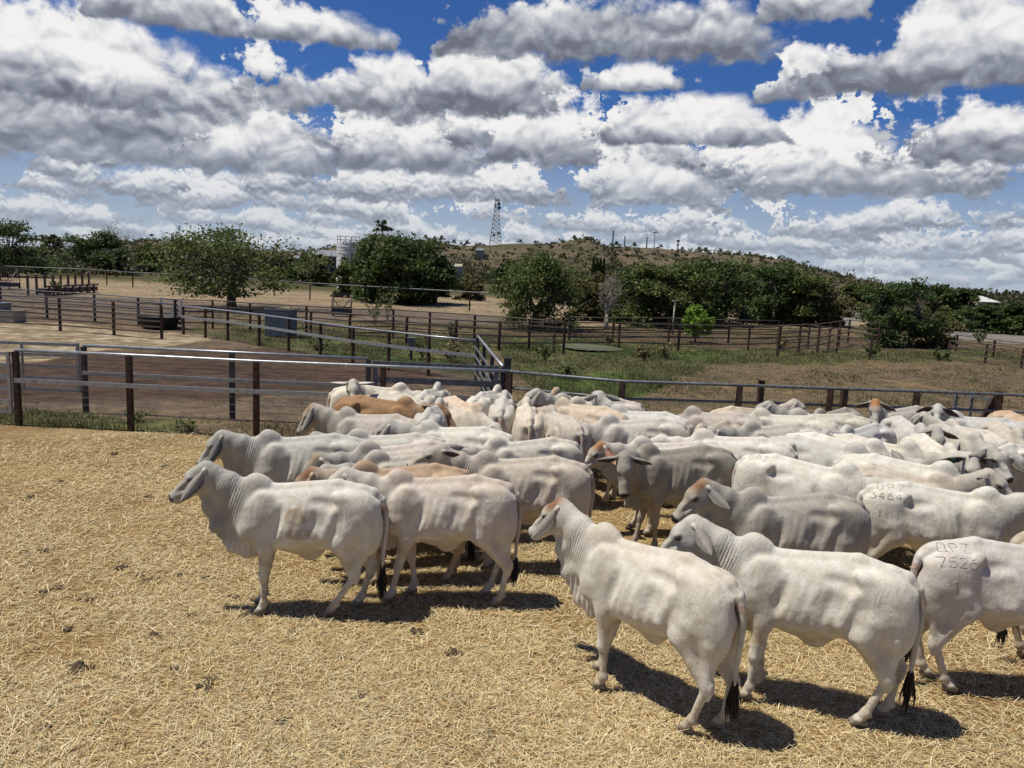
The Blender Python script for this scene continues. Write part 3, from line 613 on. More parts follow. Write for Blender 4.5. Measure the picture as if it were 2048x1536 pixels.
    for k, px in enumerate([765, 798, 852, 870, 884, 896, 908, 922, 935, 1040, 1104, 1148, 1172, 1182, 1222, 1232, 1268, 1322, 1364, 1398, 1412, 1440, 1455, 1500, 1512, 1530, 1545, 1562, 1590, 1610, 1640, 1660]):
        q = np.interp(px, [a_[0] for a_ in RIDGE], [a_[1] for a_ in RIDGE]); x = ray(px, q)[0] / ray(px, q)[1] * HD; z = hz(x, HD)
        big = px == 765
        if proto is None:
            t0 = tree('skyline_tree', 0, 0, 5.0, 5.4, label='x', pal='dark', seed=90, leaf=0.42, nclump=12, lcount=36, low=0.35, fork=0.4, trunk=0.14, group='small trees on the hill skyline'); proto = t0; o = t0
        else: o = copy_tree(proto)
        s = (2.4 if big else r.uniform(0.45, 0.95)); o.location = (x, HD, z - 0.2); o.scale = (s * r.uniform(0.8, 1.2), s, s); o.rotation_euler = (0, 0, r.uniform(0, 6))
        lab = 'largest skyline tree, above the dense dark tree by the tank' if big else 'small dark tree on the hill skyline'
        tag(o, lab, 'tree', 'small trees on the hill skyline')
    return hz
hill_z = build_hill()
# ------------------------------------------------------------------ towers and far buildings
MAT_TOWER = simple_mat('tower_steel', (0.20, 0.20, 0.21), rough=0.6, metal=0.2, bump=0)
MAT_WHITE = simple_mat('white_tank_paint', (0.62, 0.62, 0.60), rough=0.55, var=0.12, scale=1.2, bump=0.05)
MAT_ROOF = simple_mat('grey_roof_sheet', (0.20, 0.21, 0.22), rough=0.6, metal=0.1, var=0.15, scale=0.8, bump=0.1, bscale=3)
def lattice(px, ty, by, wb, wt, label, dishes=True, Y=HD, nseg=11, r0=0.11):
    a = on_y(px, by, Y); b = on_y(px, ty, Y); H = b[2] - a[2] + 1.0; root = empty('lattice_tower', (a[0], Y, a[2] - 1.0)); tag(root, label, 'tower')
    mb = MB(); k4 = [(-1, -1), (1, -1), (1, 1), (-1, 1)]; wid = lambda z: (wb + (wt - wb) * min(1, z / (H * 0.72))) / 2
    for s in k4: mb.tube([(s[0] * wid(z), s[1] * wid(z), z) for z in (0, H * 0.72, H * 0.95)], r0, 5)
    mb.build('legs', MAT_TOWER, root)
    mb = MB()
    for i in range(nseg):
        z0, z1 = H * 0.94 * i / nseg, H * 0.94 * (i + 1) / nseg; a0, a1 = wid(z0), wid(z1)
        for q in range(4):
            s, s2 = k4[q], k4[(q + 1) % 4]
            mb.tube([(s[0] * a0, s[1] * a0, z0), (s2[0] * a1, s2[1] * a1, z1)], r0 * 0.6, 4); mb.tube([(s2[0] * a0, s2[1] * a0, z0), (s[0] * a1, s[1] * a1, z1)], r0 * 0.6, 4); mb.tube([(s[0] * a1, s[1] * a1, z1), (s2[0] * a1, s2[1] * a1, z1)], r0 * 0.6, 4)
    mb.build('bracing', MAT_TOWER, root)
    if dishes:
        for (z, dx, rr) in ((0.84, 1.2, 0.95), (0.76, 1.3, 1.0), (0.80, -1.0, 0.55), (0.24, 1.5, 0.9), (0.20, -1.0, 0.8)):
            mb = MB(); mb.tube([(dx, -0.9, H * z), (dx, -0.1, H * z)], [rr, rr * 0.9], 14); mb.build('dish', simple_mat('dish', (0.035, 0.035, 0.04), bump=0) if rr > 1 else MAT_TOWER, root, smooth=False)
        for q in range(6):
            an = q * 1.047; mb = MB(); mb.box((math.cos(an) * 1.2, math.sin(an) * 1.2, H * 0.91), (0.22, 0.22, 1.7)); mb.tube([(0, 0, H * 0.91), (math.cos(an) * 1.2, math.sin(an) * 1.2, H * 0.91)], 0.07, 4); mb.build('antenna', MAT_TOWER, root)
        mb = MB(); mb.tube([(0, 0, H * 0.93), (0, 0, H * 1.02)], 0.08, 5); mb.build('spike', MAT_TOWER, root)
    return root
lattice(991, 392, 486, 6.6, 2.2, 'tall steel lattice tower with two black dishes on the hilltop', True)
for (px, ty, by, lab, w0) in ((1225, 459, 492, 'slim mast with antennas left of the hilltop group', 1.0), (1249, 471, 491, 'thin grey mast second from the left on the hilltop', 0.6), (1293, 472, 496, 'short thin mast third from the left on the hilltop', 0.6)):
    lattice(px, ty, by, w0, w0 * 0.7, lab, False, nseg=9, r0=0.10)
a = on_y(1308, 497, HD); b = on_y(1309, 465, HD); root = empty('floodlight_pole', (a[0], HD, a[2] - 1)); tag(root, 'single pole with a flat head on the hilltop', 'pole'); Hh = b[2] - a[2] + 1
mb = MB(); mb.tube([(0, 0, 0), (0, 0, Hh)], [0.22, 0.14], 8); mb.build('pole', MAT_TOWER, root); mb = MB(); mb.box((0, 0, Hh), (2.4, 0.8, 0.5)); mb.build('head', MAT_TOWER, root)
a = on_y(1355, 501, HD); b = on_y(1355, 480, HD); root = empty('antenna_mast', (a[0], HD, a[2] - 1)); tag(root, 'short stubby mast with a wide head at the right of the hilltop', 'mast'); Hh = b[2] - a[2] + 1
mb = MB(); mb.tube([(0, 0, 0), (0, 0, Hh)], 0.3, 8); mb.build('pole', MAT_TOWER, root); mb = MB(); mb.box((0, 0, Hh - 0.4), (1.5, 1.5, 1.2)); mb.box((0, 0, Hh * 0.6), (1.0, 1.0, 0.9)); mb.build('head', MAT_TOWER, root)
# white tank with ladder and rail
Yt = 112.0; a = on_y(696, 575, Yt); zt = on_y(696, 487, Yt)[2]; rt = 46 / 1520 * Yt / 2
root = empty('storage_tank', (a[0], Yt, 0)); tag(root, 'tall white cylindrical tank with a railing on top, left of the dense dark tree', 'tank')
mb = MB(); mb.tube([(0, 0, -0.2), (0, 0, zt)], rt, 40); V_, F_ = mb.data(); mb.build('shell', MAT_WHITE, root, smooth=False)
for z in np.linspace(1.4, zt - 0.5, 6):
    mb = MB(); n = 40; mb.tube([(math.cos(q) * (rt + 0.01), math.sin(q) * (rt + 0.01), z) for q in np.linspace(0, 2 * math.pi, n + 1)], 0.03, 5, cap=False); mb.build('band', MAT_WHITE, root)
mb = MB()
for z in (zt + 0.5, zt + 1.0): mb.tube([(math.cos(q) * rt * 0.97, math.sin(q) * rt * 0.97, z) for q in np.linspace(0, 2 * math.pi, 25)], 0.03, 4, cap=False)
for q in np.linspace(0, 2 * math.pi, 13)[:-1]: mb.tube([(math.cos(q) * rt * 0.97, math.sin(q) * rt * 0.97, zt - 0.05), (math.cos(q) * rt * 0.97, math.sin(q) * rt * 0.97, zt + 1.0)], 0.03, 4)
mb.build('railing', MAT_GALVT, root) if 'MAT_GALVT' in globals() else mb.build('railing', MAT_TOWER, root)
mb = MB()
for s in (-0.22, 0.22): mb.bar((rt * 0.6 + s, -rt - 0.0, 0.1), (rt * 0.6 + s, -rt - 0.0, zt + 0.9), 0.05, 0.05)
for z in np.arange(0.4, zt + 0.8, 0.4): mb.bar((rt * 0.6 - 0.22, -rt, z), (rt * 0.6 + 0.22, -rt, z), 0.03, 0.03)
mb.build('ladder', MAT_TOWER, root)
def shed(x0, x1, ty, Y, label, roof, wall=None, hr=0.9, depth=9, wallc=(0.30, 0.29, 0.27)):
    a = on_y(x0, ty, Y); b = on_y(x1, ty, Y); cx = (a[0] + b[0]) / 2; Wd = b[0] - a[0]; zt = (a[2] + b[2]) / 2; root = empty('shed', (cx, Y, 0)); tag(root, label, 'shed')
    mb = MB(); mb.box((0, depth / 2, (zt - hr) / 2 - 0.1), (Wd * 0.96, depth * 0.94, zt - hr + 0.2)); mb.build('wall', wall, root)
    V = np.array([(-Wd / 2, 0, zt - hr), (Wd / 2, 0, zt - hr), (Wd / 2, depth, zt - hr), (-Wd / 2, depth, zt - hr), (-Wd / 2, depth / 2, zt), (Wd / 2, depth / 2, zt)]); V2 = V + (0, 0, 0.08)
    mb = MB(); mb.add(np.concatenate([V, V2]), [np.array([(6, 7, 11, 10), (8, 9, 10, 11), (0, 4, 5, 1), (2, 5, 4, 3), (0, 1, 7, 6), (2, 3, 9, 8)]), np.array([(0, 6, 10), (0, 10, 4), (3, 4, 10), (3, 10, 9), (1, 5, 11), (1, 11, 7), (2, 8, 11), (2, 11, 5)])]); mb.build('roof', roof, root)
    for f in (-0.3, 0.05, 0.34):
        mb = MB(); mb.box((Wd * f, 0.22, (zt - hr) * 0.55), (Wd * 0.14, 0.1, (zt - hr) * 0.75)); mb.build('doorway', MAT_POSTD2, root)
MAT_POSTD2 = simple_mat('dark_opening', (0.03, 0.03, 0.03), bump=0)
WALLG = simple_mat('shed_wall_sheet', (0.26, 0.26, 0.25), bump=0.05)
TANR = simple_mat('tan_roof_sheet', (0.36, 0.31, 0.24), rough=0.6, var=0.1, bump=0.05); WHR = simple_mat('white_roof_sheet', (0.55, 0.54, 0.50), rough=0.5, var=0.08, bump=0.05)
shed(610, 676, 499, 190, 'long grey shed roof seen above the scrub left of the white tank', MAT_ROOF, WALLG, 1.6, 16)
shed(582, 626, 505, 160, 'lower grey shed roof left of the long one', MAT_ROOF, WALLG, 1.3, 12)
shed(1958, 2004, 593, 130, 'pale roofed shed among the dark trees at the right', WHR, TANR, 1.0, 12)
shed(898, 924, 528, 210, 'tiny white roofed hut at the foot of the hill right of the dense dark tree', TANR, WALLG, 0.7, 5)
shed(952, 968, 497, 330, 'tiny pale roof halfway up the hillside below the lattice tower', MAT_ROOF, WALLG, 0.8, 5)
# dark conifers in a row
for i, px in enumerate((1186, 1193, 1200, 1207)):
    p = on_y(px, 540, 200.0); zt = on_y(px, 516, 200.0)[2]; root = empty('conifer', (p[0], 200.0, 0)); tag(root, ('first', 'second', 'third', 'fourth')[i] + ' from the left of four dark pencil shaped conifers below the hill', 'conifer', 'row of pencil conifers')
    r = np.random.default_rng(i); n = 700; zz = r.uniform(0.05, 1, n); an = r.uniform(0, 6.28, n); rr = 0.55 * np.sin(np.clip(zz * 2.7 + 0.35, 0, math.pi)) * r.uniform(0.6, 1, n); leaf_mesh('foliage', np.stack([np.cos(an) * rr, np.sin(an) * rr, zz * zt], 1), 0.3, PAL['dark'], i, root)
    mb = MB(); mb.tube([(0, 0, -0.1), (0, 0, zt * 0.8)], [0.14, 0.04], 6); mb.build('trunk', MAT_BARK, root)
# ------------------------------------------------------------------ steel yards
MAT_POST = simple_mat('rusty_post_steel', (0.060, 0.034, 0.022), rough=0.75, var=0.5, scale=14, bump=0.25)
MAT_POSTD = simple_mat('dark_post_steel', (0.055, 0.05, 0.05), rough=0.7, var=0.4, scale=9, bump=0.2)
MAT_GALV = simple_mat('galvanised_steel', (0.33, 0.35, 0.37), rough=0.36, metal=0.5, var=0.18, scale=11, bump=0.08)
MAT_GALVD = simple_mat('weathered_rail_steel', (0.15, 0.16, 0.17), rough=0.5, metal=0.3, var=0.3, scale=10, bump=0.1)
MAT_RUSTRAIL = simple_mat('brown_rail_steel', (0.115, 0.085, 0.068), rough=0.7, var=0.35, scale=12, bump=0.15)
MAT_WIRE = simple_mat('fence_wire', (0.16, 0.14, 0.13), rough=0.6, var=0.2, bump=0)
MAT_BLUEGREY = simple_mat('blue_grey_panel', (0.13, 0.165, 0.19), rough=0.7, var=0.2, scale=5, bump=0.15)
MAT_CONC = simple_mat('pale_concrete', (0.36, 0.33, 0.28), rough=0.9, var=0.22, scale=6, bump=0.3)
MAT_BLACKP = simple_mat('black_rubber', (0.022, 0.024, 0.024), rough=0.6, var=0.3, scale=8, bump=0.1)
def G(px, py, z=0.0): return on_z(px, py, z)
def post_top(px, py, ty):
    """ground point under (px, py) and the height that reaches picture row ty above it"""
    b = on_z(px, py, 0.0); lo, hi = 0.0, 6.0
    for _ in range(30):
        m = (lo + hi) / 2; v = np.array([b[0], b[1], m - CAM_H]); q = RC3.T @ v; yy = 768 - CAM_F * q[1] / -q[2]
        if yy > ty: lo = m
        else: hi = m
    return b, lo
def fence(label, pts, H, rails, cat='fence', pw=0.09, pmat=None, every=None, top=None, wires=(), wr=0.0035, group=None, close=False, posts=True, drop=0.05, xs=None):
    """pts: ground corners. rails: (z, height, thickness, 'round'|'flat', material)"""
    pts = [np.array(p, float)[:2] for p in pts]; root = empty('fence', (pts[0][0], pts[0][1], 0)); tag(root, label, cat, group)
    O = np.array([pts[0][0], pts[0][1], 0.0]); pl = []
    for a, b in zip(pts[:-1], pts[1:]):
        L = np.linalg.norm(b - a); n = max(1, int(round(L / every))) if every else 1
        for i in range(n): pl.append(a + (b - a) * i / n)
    pl.append(pts[-1]); pm = pmat or MAT_POST
    if posts:
        mb = MB(); mb.box((0, 0, (H - 0.02) / 2 - 0.06), (pw, pw, H + 0.10 - 0.02 + 0.0), bev=0.008)
        base = None
        for p in pl:
            if base is None: base = mb.build('post', pm, root); o = base
            else: o = base.copy(); C.objects.link(o); o.parent = root
            o.location = (p[0] - O[0], p[1] - O[1], 0); dv = pts[1] - pts[0]; o.rotation_euler = (0, 0, math.atan2(dv[1], dv[0]))
    for (z, h, th, kind, mat) in rails:
        mb = MB()
        if kind == 'round':
            mb.tube([(p[0] - O[0], p[1] - O[1], z + 0.004 * math.sin(i * 2.1)) for i, p in enumerate(pl)], h / 2, 10)
        else:
            for a, b in zip(pl[:-1], pl[1:]):
                dv = (b - a) / np.linalg.norm(b - a); nn = np.array((dv[1], -dv[0])); off = nn * (pw / 2 + th / 2 + 0.002) * (1 if nn[1] < 0 else -1)
                A = (a[0] - O[0] + off[0], a[1] - O[1] + off[1], z); B_ = (b[0] - O[0] + off[0], b[1] - O[1] + off[1], z)
                mb.bar(A, B_, th, h)
        mb.build('rail', mat, root, smooth=(kind == 'round'))
    for z in wires:
        mb = MB(); Q = []
        for a, b in zip(pl[:-1], pl[1:]):
            for k in range(4): f = k / 4; Q.append((a[0] + (b[0] - a[0]) * f - O[0], a[1] + (b[1] - a[1]) * f - O[1], z - 0.012 * math.sin(f * math.pi)))
        Q.append((pl[-1][0] - O[0], pl[-1][1] - O[1], z)); mb.tube(Q, wr, 4); mb.build('wire', MAT_WIRE, root, smooth=True)
    return root
R2 = lambda z, h=0.06, m=None: (z, h, h, 'round', m or MAT_GALV)
F2 = lambda z, h=0.07, m=None, t=0.035: (z, h, t, 'flat', m or MAT_GALV)
def gate(label, a, b, zs, mat, h=0.05, frame=0.06, braces=(0.5,), kind='gate', group=None):
    a = np.array(a, float); b = np.array(b, float); a[2:] = 0; L = np.linalg.norm((b - a)[:2]); rz = math.atan2(b[1] - a[1], b[0] - a[0])
    root = empty(kind, (a[0], a[1], 0), rz); tag(root, label, 'gate', group)
    for z in zs:
        mb = MB(); mb.bar((0, 0, z), (L, 0, z), 0.04, h); mb.build('rail', mat, root)
    for x in (0.03, L - 0.03):
        mb = MB(); mb.box((x, 0, (zs[0] + zs[-1]) / 2), (frame, 0.05, abs(zs[0] - zs[-1]) + h + 0.02)); mb.build('stile', mat, root)
    for f in braces:
        mb = MB(); mb.box((L * f, 0.0, (zs[0] + zs[-1]) / 2), (0.035, 0.055, abs(zs[0] - zs[-1]))); mb.build('brace', mat, root)
    return root
# near fence, left of the herd: brown posts, bright pipe on top
w_ = np.linspace(0.16, 1.38, 9)
A0, A1, A2 = G(38, 848), G(262, 859), G(513, 871)
dirA = (A2 - A0) / np.linalg.norm(A2 - A0)
A3 = G(1012, 902); A3[1] = 15.0
fence('near fence of rust brown posts with a bright pipe top rail, left of the herd', [A0, A1, A2, (A2 + A3) / 2, A3], 1.50,
      [R2(1.50, 0.065), F2(0.90, 0.085)], pw=0.105, wires=w_)
gate('silver gate of five rails hung left of the nearest rust brown post', A0 - dirA * 3.4 + (0, 0.05, 0), A0 - dirA * 0.12, [1.42, 1.18, 0.94, 0.70, 0.46, 0.24], MAT_GALV, h=0.06, braces=())
# its continuation to the right, thinner and brown
Bx = [A3]
for px, ty in ((1245, 763), (1480, 770), (1662, 777), (1835, 783), (2000, 788), (2200, 800)):
    d = ray(px, ty); tt = (1.5 - CAM_H) / d[2]; Bx.append(np.array([d[0] * tt, d[1] * tt, 0]))
fence('long fence with grey-brown pipe rails behind the right half of the herd', Bx, 1.50, [R2(1.50, 0.06, MAT_GALVD), R2(1.17, 0.05, MAT_GALVD)], pw=0.115, wires=(0.3, 0.5, 0.7, 0.9))
# double posts behind it
for px, ty, dz in ((1523, 765, 0.9), (1689, 782, 0.6)):
    d = ray(px, ty); tt = (1.5 - CAM_H) / d[2]; p = np.array([d[0] * tt, d[1] * tt, 0]) + (0, 0.0, 0)
    mb = MB(); mb.box((0, 0, 0.75), (0.115, 0.115, 1.56), bev=0.01); mb.box((0, 0, 1.54), (0.13, 0.13, 0.012))
    o = mb.build('post', MAT_POST); o.location = (p[0], p[1], 0)
    tag(o, 'free standing rust brown post beyond the long fence, ' + ('left one of two' if px < 1600 else 'near the double post'), 'post', 'single posts beyond the long fence')
# brace and panel at the right end
p0 = Bx[5]
root = empty('fence_brace', (p0[0], p0[1] + 0.12, 0)); tag(root, 'slanting steel brace post at the right end of the long fence', 'brace')
mb = MB(); mb.bar((-0.62, 0, -0.02), (-0.02, 0, 1.42), 0.09, 0.09); mb.build('strut', MAT_POST, root)
mb = MB(); mb.box((0.05, 0, 0.74), (0.12, 0.12, 1.6), bev=0.01); mb.build('post', MAT_POST, root)
gate('open pipe gate swung behind the right end of the long fence', p0 + (-0.05, 0.2, 0), on_z(1911, 785, 1.35), [1.35, 1.05, 0.75, 0.40], MAT_GALVD, h=0.045, braces=(0.5,))
# second fence, one lane further back
B0_, B1_, B2_, B3_ = G(-360, 806), G(172, 823), G(465, 838), G(735, 850)
fence('second fence with dark posts and bright pipe rail, ending at the long gate', [B1_, B2_, B3_], 1.47, [R2(1.47, 0.065), F2(0.87, 0.085)], pw=0.10, pmat=MAT_POSTD, wires=np.linspace(0.2, 1.3, 6))
gate('silver five-rail gate behind the nearest rust brown post', B0_, B1_ - (0.1, 0, 0), [1.47, 1.23, 0.98, 0.72, 0.46], MAT_GALV, h=0.065, braces=(0.78,))
Cc = G(1004, 842); Cc[0] = on_y(1004, 770, 16.4)[0]; Cc[1] = 16.4
B3n = B3_.copy()
gate('long grey gate with three wide rails below the fence corner', B3n + (0.12, 0, 0), np.array([Cc[0] - 0.1, Cc[1], 0]), [1.36, 1.02, 0.66, 0.35], MAT_GALVD, h=0.13, frame=0.11, braces=())
# far side of the dirt yard
far = [(366, 652, 612), (410, 672, 617), (455, 676, 621), (518, 690, 629), (577, 700, 637), (641, 712, 646), (706, 722, 655), (778, 731, 663), (858, 744, 672), (955, 762, 681)]
pts = []
for px, fy, ty in far:
    d = ray(px, ty); tt = (1.28 - CAM_H) / d[2]; pts.append(np.array([d[0] * tt, d[1] * tt, 0]))
fence('far yard fence with a bright top pipe and one flat rail', pts, 1.28, [R2(1.28, 0.07), F2(0.80, 0.10, MAT_GALV)], pw=0.10, wires=(0.2, 0.4, 0.6))
E0 = pts[-1]; E1 = np.array([Cc[0], Cc[1], 0])
fence('short close-railed panel from the far yard corner to the long gate', [E0, E0 * 0.66 + E1 * 0.34, E0 * 0.33 + E1 * 0.67, E1], 1.42, [R2(1.42, 0.07)] + [F2(z, 0.06, MAT_GALVD) for z in (0.3, 0.55, 0.8, 1.08)], pw=0.10, pmat=MAT_POSTD)
mb = MB(); mb.box((0, 0, 0.80), (0.16, 0.16, 1.62), bev=0.01); mb.box((0, -0.09, 1.2), (0.05, 0.04, 0.3)); o = mb.build('gate_post', MAT_POSTD); o.location = (Cc[0] + 0.1, Cc[1] + 0.06, 0)
tag(o, 'thick dark steel gate post where the long grey gate meets the rail panel', 'post')
# left run of the far yard fence with many thin rails, and the lane behind it
def far_fence(label, px_pts, H, nr, every, mat, pw=0.10, h=0.055, pmat=None, toph=None):
    P = []
    for px, ty in px_pts:
        d = ray(px, ty); tt = (H - CAM_H) / d[2]; P.append(np.array([d[0] * tt, d[1] * tt, 0]))
    rails = [R2(H, toph or h, mat)] + [F2(H * k / nr, h, mat, 0.03) for k in range(1, nr)]
    return fence(label, P, H, rails, pw=pw, every=every, pmat=pmat)
far_fence('six-rail brown fence along the back of the straw strewn yard', [(-260, 577), (118, 596), (226, 603), (322, 609)], 1.45, 6, 3.1, MAT_RUSTRAIL)
far_fence('six-rail grey fence of the lane behind the straw strewn yard', [(-260, 560), (0, 574), (92, 583), (188, 588), (276, 595), (350, 599)], 1.40, 6, 3.6, MAT_GALVD, pmat=MAT_POSTD)
far_fence('brown rail fence passing under the big spreading tree', [(350, 599), (425, 601), (500, 606), (613, 612), (700, 618), (787, 619), (860, 624), (950, 630), (1060, 638), (1130, 643)], 1.40, 5, 4.5, MAT_RUSTRAIL)
far_fence('nearer brown rail fence of the cattle lane right of the trough', [(622, 622), (700, 628), (814, 634), (913, 640), (1000, 644), (1110, 645), (1240, 646), (1360, 650), (1500, 652), (1620, 650), (1745, 668)], 1.25, 4, 3.8, MAT_RUSTRAIL)
far_fence('outer brown rail fence of the cattle lane near the road', [(1140, 634), (1228, 636), (1340, 636), (1460, 640), (1560, 642)], 1.30, 5, 4.2, MAT_RUSTRAIL)
far_fence('top-rail fence far off along the scrub at the back of the paddock', [(-300, 520), (0, 532), (165, 538), (265, 545), (430, 551), (620, 566), (760, 574), (940, 584), (1100, 594)], 1.6, 1, 6.5, MAT_GALVD, pw=0.12, h=0.10)
far_fence('low post and rail fence by the roadside right of the dark tree', [(1900, 682), (1975, 688), (2048, 696), (2300, 722)], 0.95, 3, 2.3, MAT_RUSTRAIL)
far_fence('second low fence just beyond the roadside one', [(1915, 670), (1990, 680), (2100, 692), (2300, 712)], 0.95, 2, 2.6, MAT_RUSTRAIL, h=0.05)
far_fence('zigzag brown yard fences before the road left of the dark tree', [(1560, 652), (1640, 648), (1700, 640), (1760, 646)], 1.45, 4, 3.0, MAT_RUSTRAIL)
# silver drafting gate left of the long top rail
gate('small silver gate of six rails between the brown fence and the far yard fence', G(322, 650), G(364, 657), [1.35, 1.12, 0.9, 0.68, 0.46, 0.24], MAT_GALV, h=0.09, frame=0.12, braces=())
# blue-grey water tank block
c = G(562, 672); root = empty('water_trough', (c[0], c[1], 0), -0.10); tag(root, 'tall blue-grey water trough with corrugated side behind the far yard fence', 'trough')
Wd = 50 / 1520 * c[1]; mb = MB()
for i in range(13): mb.box((-Wd / 2 + Wd * (i + 0.5) / 13, -0.50, 0.62), (Wd / 13 * 0.6, 0.035, 1.16))
mb.box((0, 0, 0.62), (Wd, 0.96, 1.20)); mb.build('body', MAT_BLUEGREY, root)
mb = MB(); mb.box((0, -0.48, 1.25), (Wd + 0.08, 0.08, 0.07)); mb.box((0, 0.48, 1.25), (Wd + 0.08, 0.08, 0.07)); mb.box((-Wd / 2, 0, 1.25), (0.08, 0.88, 0.07)); mb.box((Wd / 2, 0, 1.25), (0.08, 0.88, 0.07)); mb.build('rim', MAT_GALVD, root)
mb = MB(); rg = np.random.default_rng(4)
for i in range(40): mb.sphere((rg.normal(0.25, 0.16), rg.normal(0, 0.12), 1.26 + rg.uniform(0, 0.08)), rg.uniform(0.03, 0.07), 6, 5)
mb.build('float_cover', simple_mat('ochre_fibre', (0.30, 0.25, 0.14), var=0.4, scale=20), root)
# black rubber tub
c = G(318, 656); rg = np.random.default_rng(1); Wt = 0.96; root = empty('feed_tub', (c[0], c[1], 0)); tag(root, 'low black rubber feed tub beside the small silver gate', 'tub')
n = 28; a = np.arange(n) * 2 * math.pi / n; prof = [(0.0, 0.0), (0.80, 0.0), (0.88, 0.05), (1.02, 0.50), (1.07, 0.52), (1.07, 0.56), (0.98, 0.56), (0.80, 0.10), (0.0, 0.09)]
V = np.array([(r_ * Wt * math.cos(q), r_ * Wt * 0.72 * math.sin(q), z_) for r_, z_ in prof for q in a]); k = np.arange(n)
F = np.concatenate([np.stack([i * n + k, i * n + (k + 1) % n, (i + 1) * n + (k + 1) % n, (i + 1) * n + k], 1) for i in range(len(prof) - 1)])
mb = MB(); mb.add(V, [F]); mb.build('shell', MAT_BLACKP, root, smooth=True)
mb = MB(); mb.tube([(Wt * 1.055 * math.cos(q), Wt * 0.76 * math.sin(q), 0.555) for q in np.append(a, a[0])], 0.022, 6); mb.build('rim', MAT_BLACKP, root, smooth=True)
# concrete trough at the left edge
c = G(5, 642); root = empty('concrete_trough', (c[0], c[1], 0), 0.03); tag(root, 'pale concrete water trough with a grey float box at the left edge of the yard', 'trough')
mb = MB(); mb.box((0, -0.45, 0.28), (1.7, 0.12, 0.56)); mb.box((0, 0.45, 0.28), (1.7, 0.12, 0.56)); mb.box((-0.80, 0, 0.28), (0.12, 0.775, 0.555)); mb.box((0.80, 0, 0.28), (0.12, 0.775, 0.555)); mb.box((0, 0, 0.06), (1.45, 0.75, 0.10)); mb.build('basin', MAT_CONC, root)
mb = MB(); mb.box((-0.25, 0.0, 0.66), (1.05, 0.62, 0.42), bev=0.03); mb.box((-0.25, 0, 0.885), (1.11, 0.68, 0.03)); mb.build('float_box', MAT_BLUEGREY, root)
# hay racks
def hay_rack(px, py, W, Dp, label, rz=0.0, hh=1.9):
    c = G(px, py); root = empty('hay_rack', (c[0], c[1], 0), rz); tag(root, label, 'hay rack', 'barred hay racks in the far lanes')
    mb = MB(); mb.box((0, 0, 0.42), (W, Dp, 0.34)); mb.box((0, -Dp / 2 - 0.03, 0.62), (W + 0.1, 0.06, 0.08)); mb.build('trough', simple_mat('dark_trough_steel', (0.05, 0.055, 0.07), rough=0.6) if 'trough_mat' not in globals() else trough_mat, root)
    mb = MB()
    for i in range(10):
        x = -W / 2 + W * i / 9; mb.bar((x, Dp * 0.12, 0.62), (x, Dp * 0.36, hh), 0.03, 0.03)
    mb.bar((-W / 2 - 0.03, Dp * 0.36, hh), (W / 2 + 0.03, Dp * 0.36, hh), 0.06, 0.06); mb.build('bars', MAT_RUSTRAIL, root)
    mb = MB()
    for s in (-1, 1):
        mb.bar((s * W / 2, -Dp / 2, 0.65), (s * W / 2, Dp * 0.34, hh - 0.02), 0.05, 0.05); mb.bar((s * W / 2, Dp * 0.45, -0.02), (s * W / 2, Dp * 0.40, hh), 0.06, 0.06)
        mb.bar((s * W / 2 * 0.9, 0.0, hh * 0.75), (s * W * 0.1, 0.0, 0.62), 0.05, 0.05)
    mb.build('side_frame', MAT_RUSTRAIL, root)
    for sx in (-1, 1):
        for sy in (-1, 1):
            mb = MB(); mb.box((sx * (W / 2 - 0.08), sy * (Dp / 2 - 0.08), 0.115), (0.08, 0.08, 0.27)); mb.build('leg', MAT_RUSTRAIL, root)
hay_rack(683, 632, 1.25, 0.9, 'barred steel hay rack standing in the lane before the dense dark tree', 0.1, 1.5)
hay_rack(6, 578, 2.3, 1.4, 'barred steel hay rack with a pale top rail cut off by the left edge', -0.05, 1.9)
# long bunk feeder
a = G(70, 592); b = G(190, 584)
root = empty('bunk_feeder', (a[0], a[1], 0), math.atan2(b[1] - a[1], b[0] - a[0])); L = np.linalg.norm(b - a); tag(root, 'long rusty bunk feeder with a row of upright posts and one top rail', 'feeder')
for i in range(9):
    mb = MB(); x = L * i / 8; mb.box((x, 0.5, 0.75), (0.14, 0.14, 1.6)); mb.build('post', MAT_RUSTRAIL, root)
mb = MB(); mb.bar((0, 0.5, 1.58), (L, 0.5, 1.58), 0.07, 0.06); mb.build('rail', MAT_RUSTRAIL, root)
for i in range(7):
    mb = MB(); x = L * (0.12 + i / 8); mb.box((x, -0.5, 0.40), (0.16, 0.14, 0.82)); mb.build('stub_post', MAT_RUSTRAIL, root)
mb = MB(); mb.box((L / 2 + 0.3, 0.0, 0.35), (L * 0.88, 0.80, 0.40)); mb.box((L / 2, -0.58, 0.74), (L * 0.9, 0.03, 0.12)); mb.build('trough', MAT_RUSTRAIL, root)
# meter box among the weeds
c = G(822, 722); root = empty('meter_box', (c[0], c[1], 0)); tag(root, 'small grey box on a post in the weeds behind the long grey gate', 'box')
mb = MB(); mb.box((0, 0, 0.30), (0.10, 0.10, 0.62)); mb.build('post', MAT_POSTD, root); mb = MB(); mb.box((0, 0, 0.70), (0.26, 0.20, 0.32), bev=0.02); mb.box((0, 0, 0.87), (0.30, 0.24, 0.025)); mb.build('case', MAT_GALVD, root)
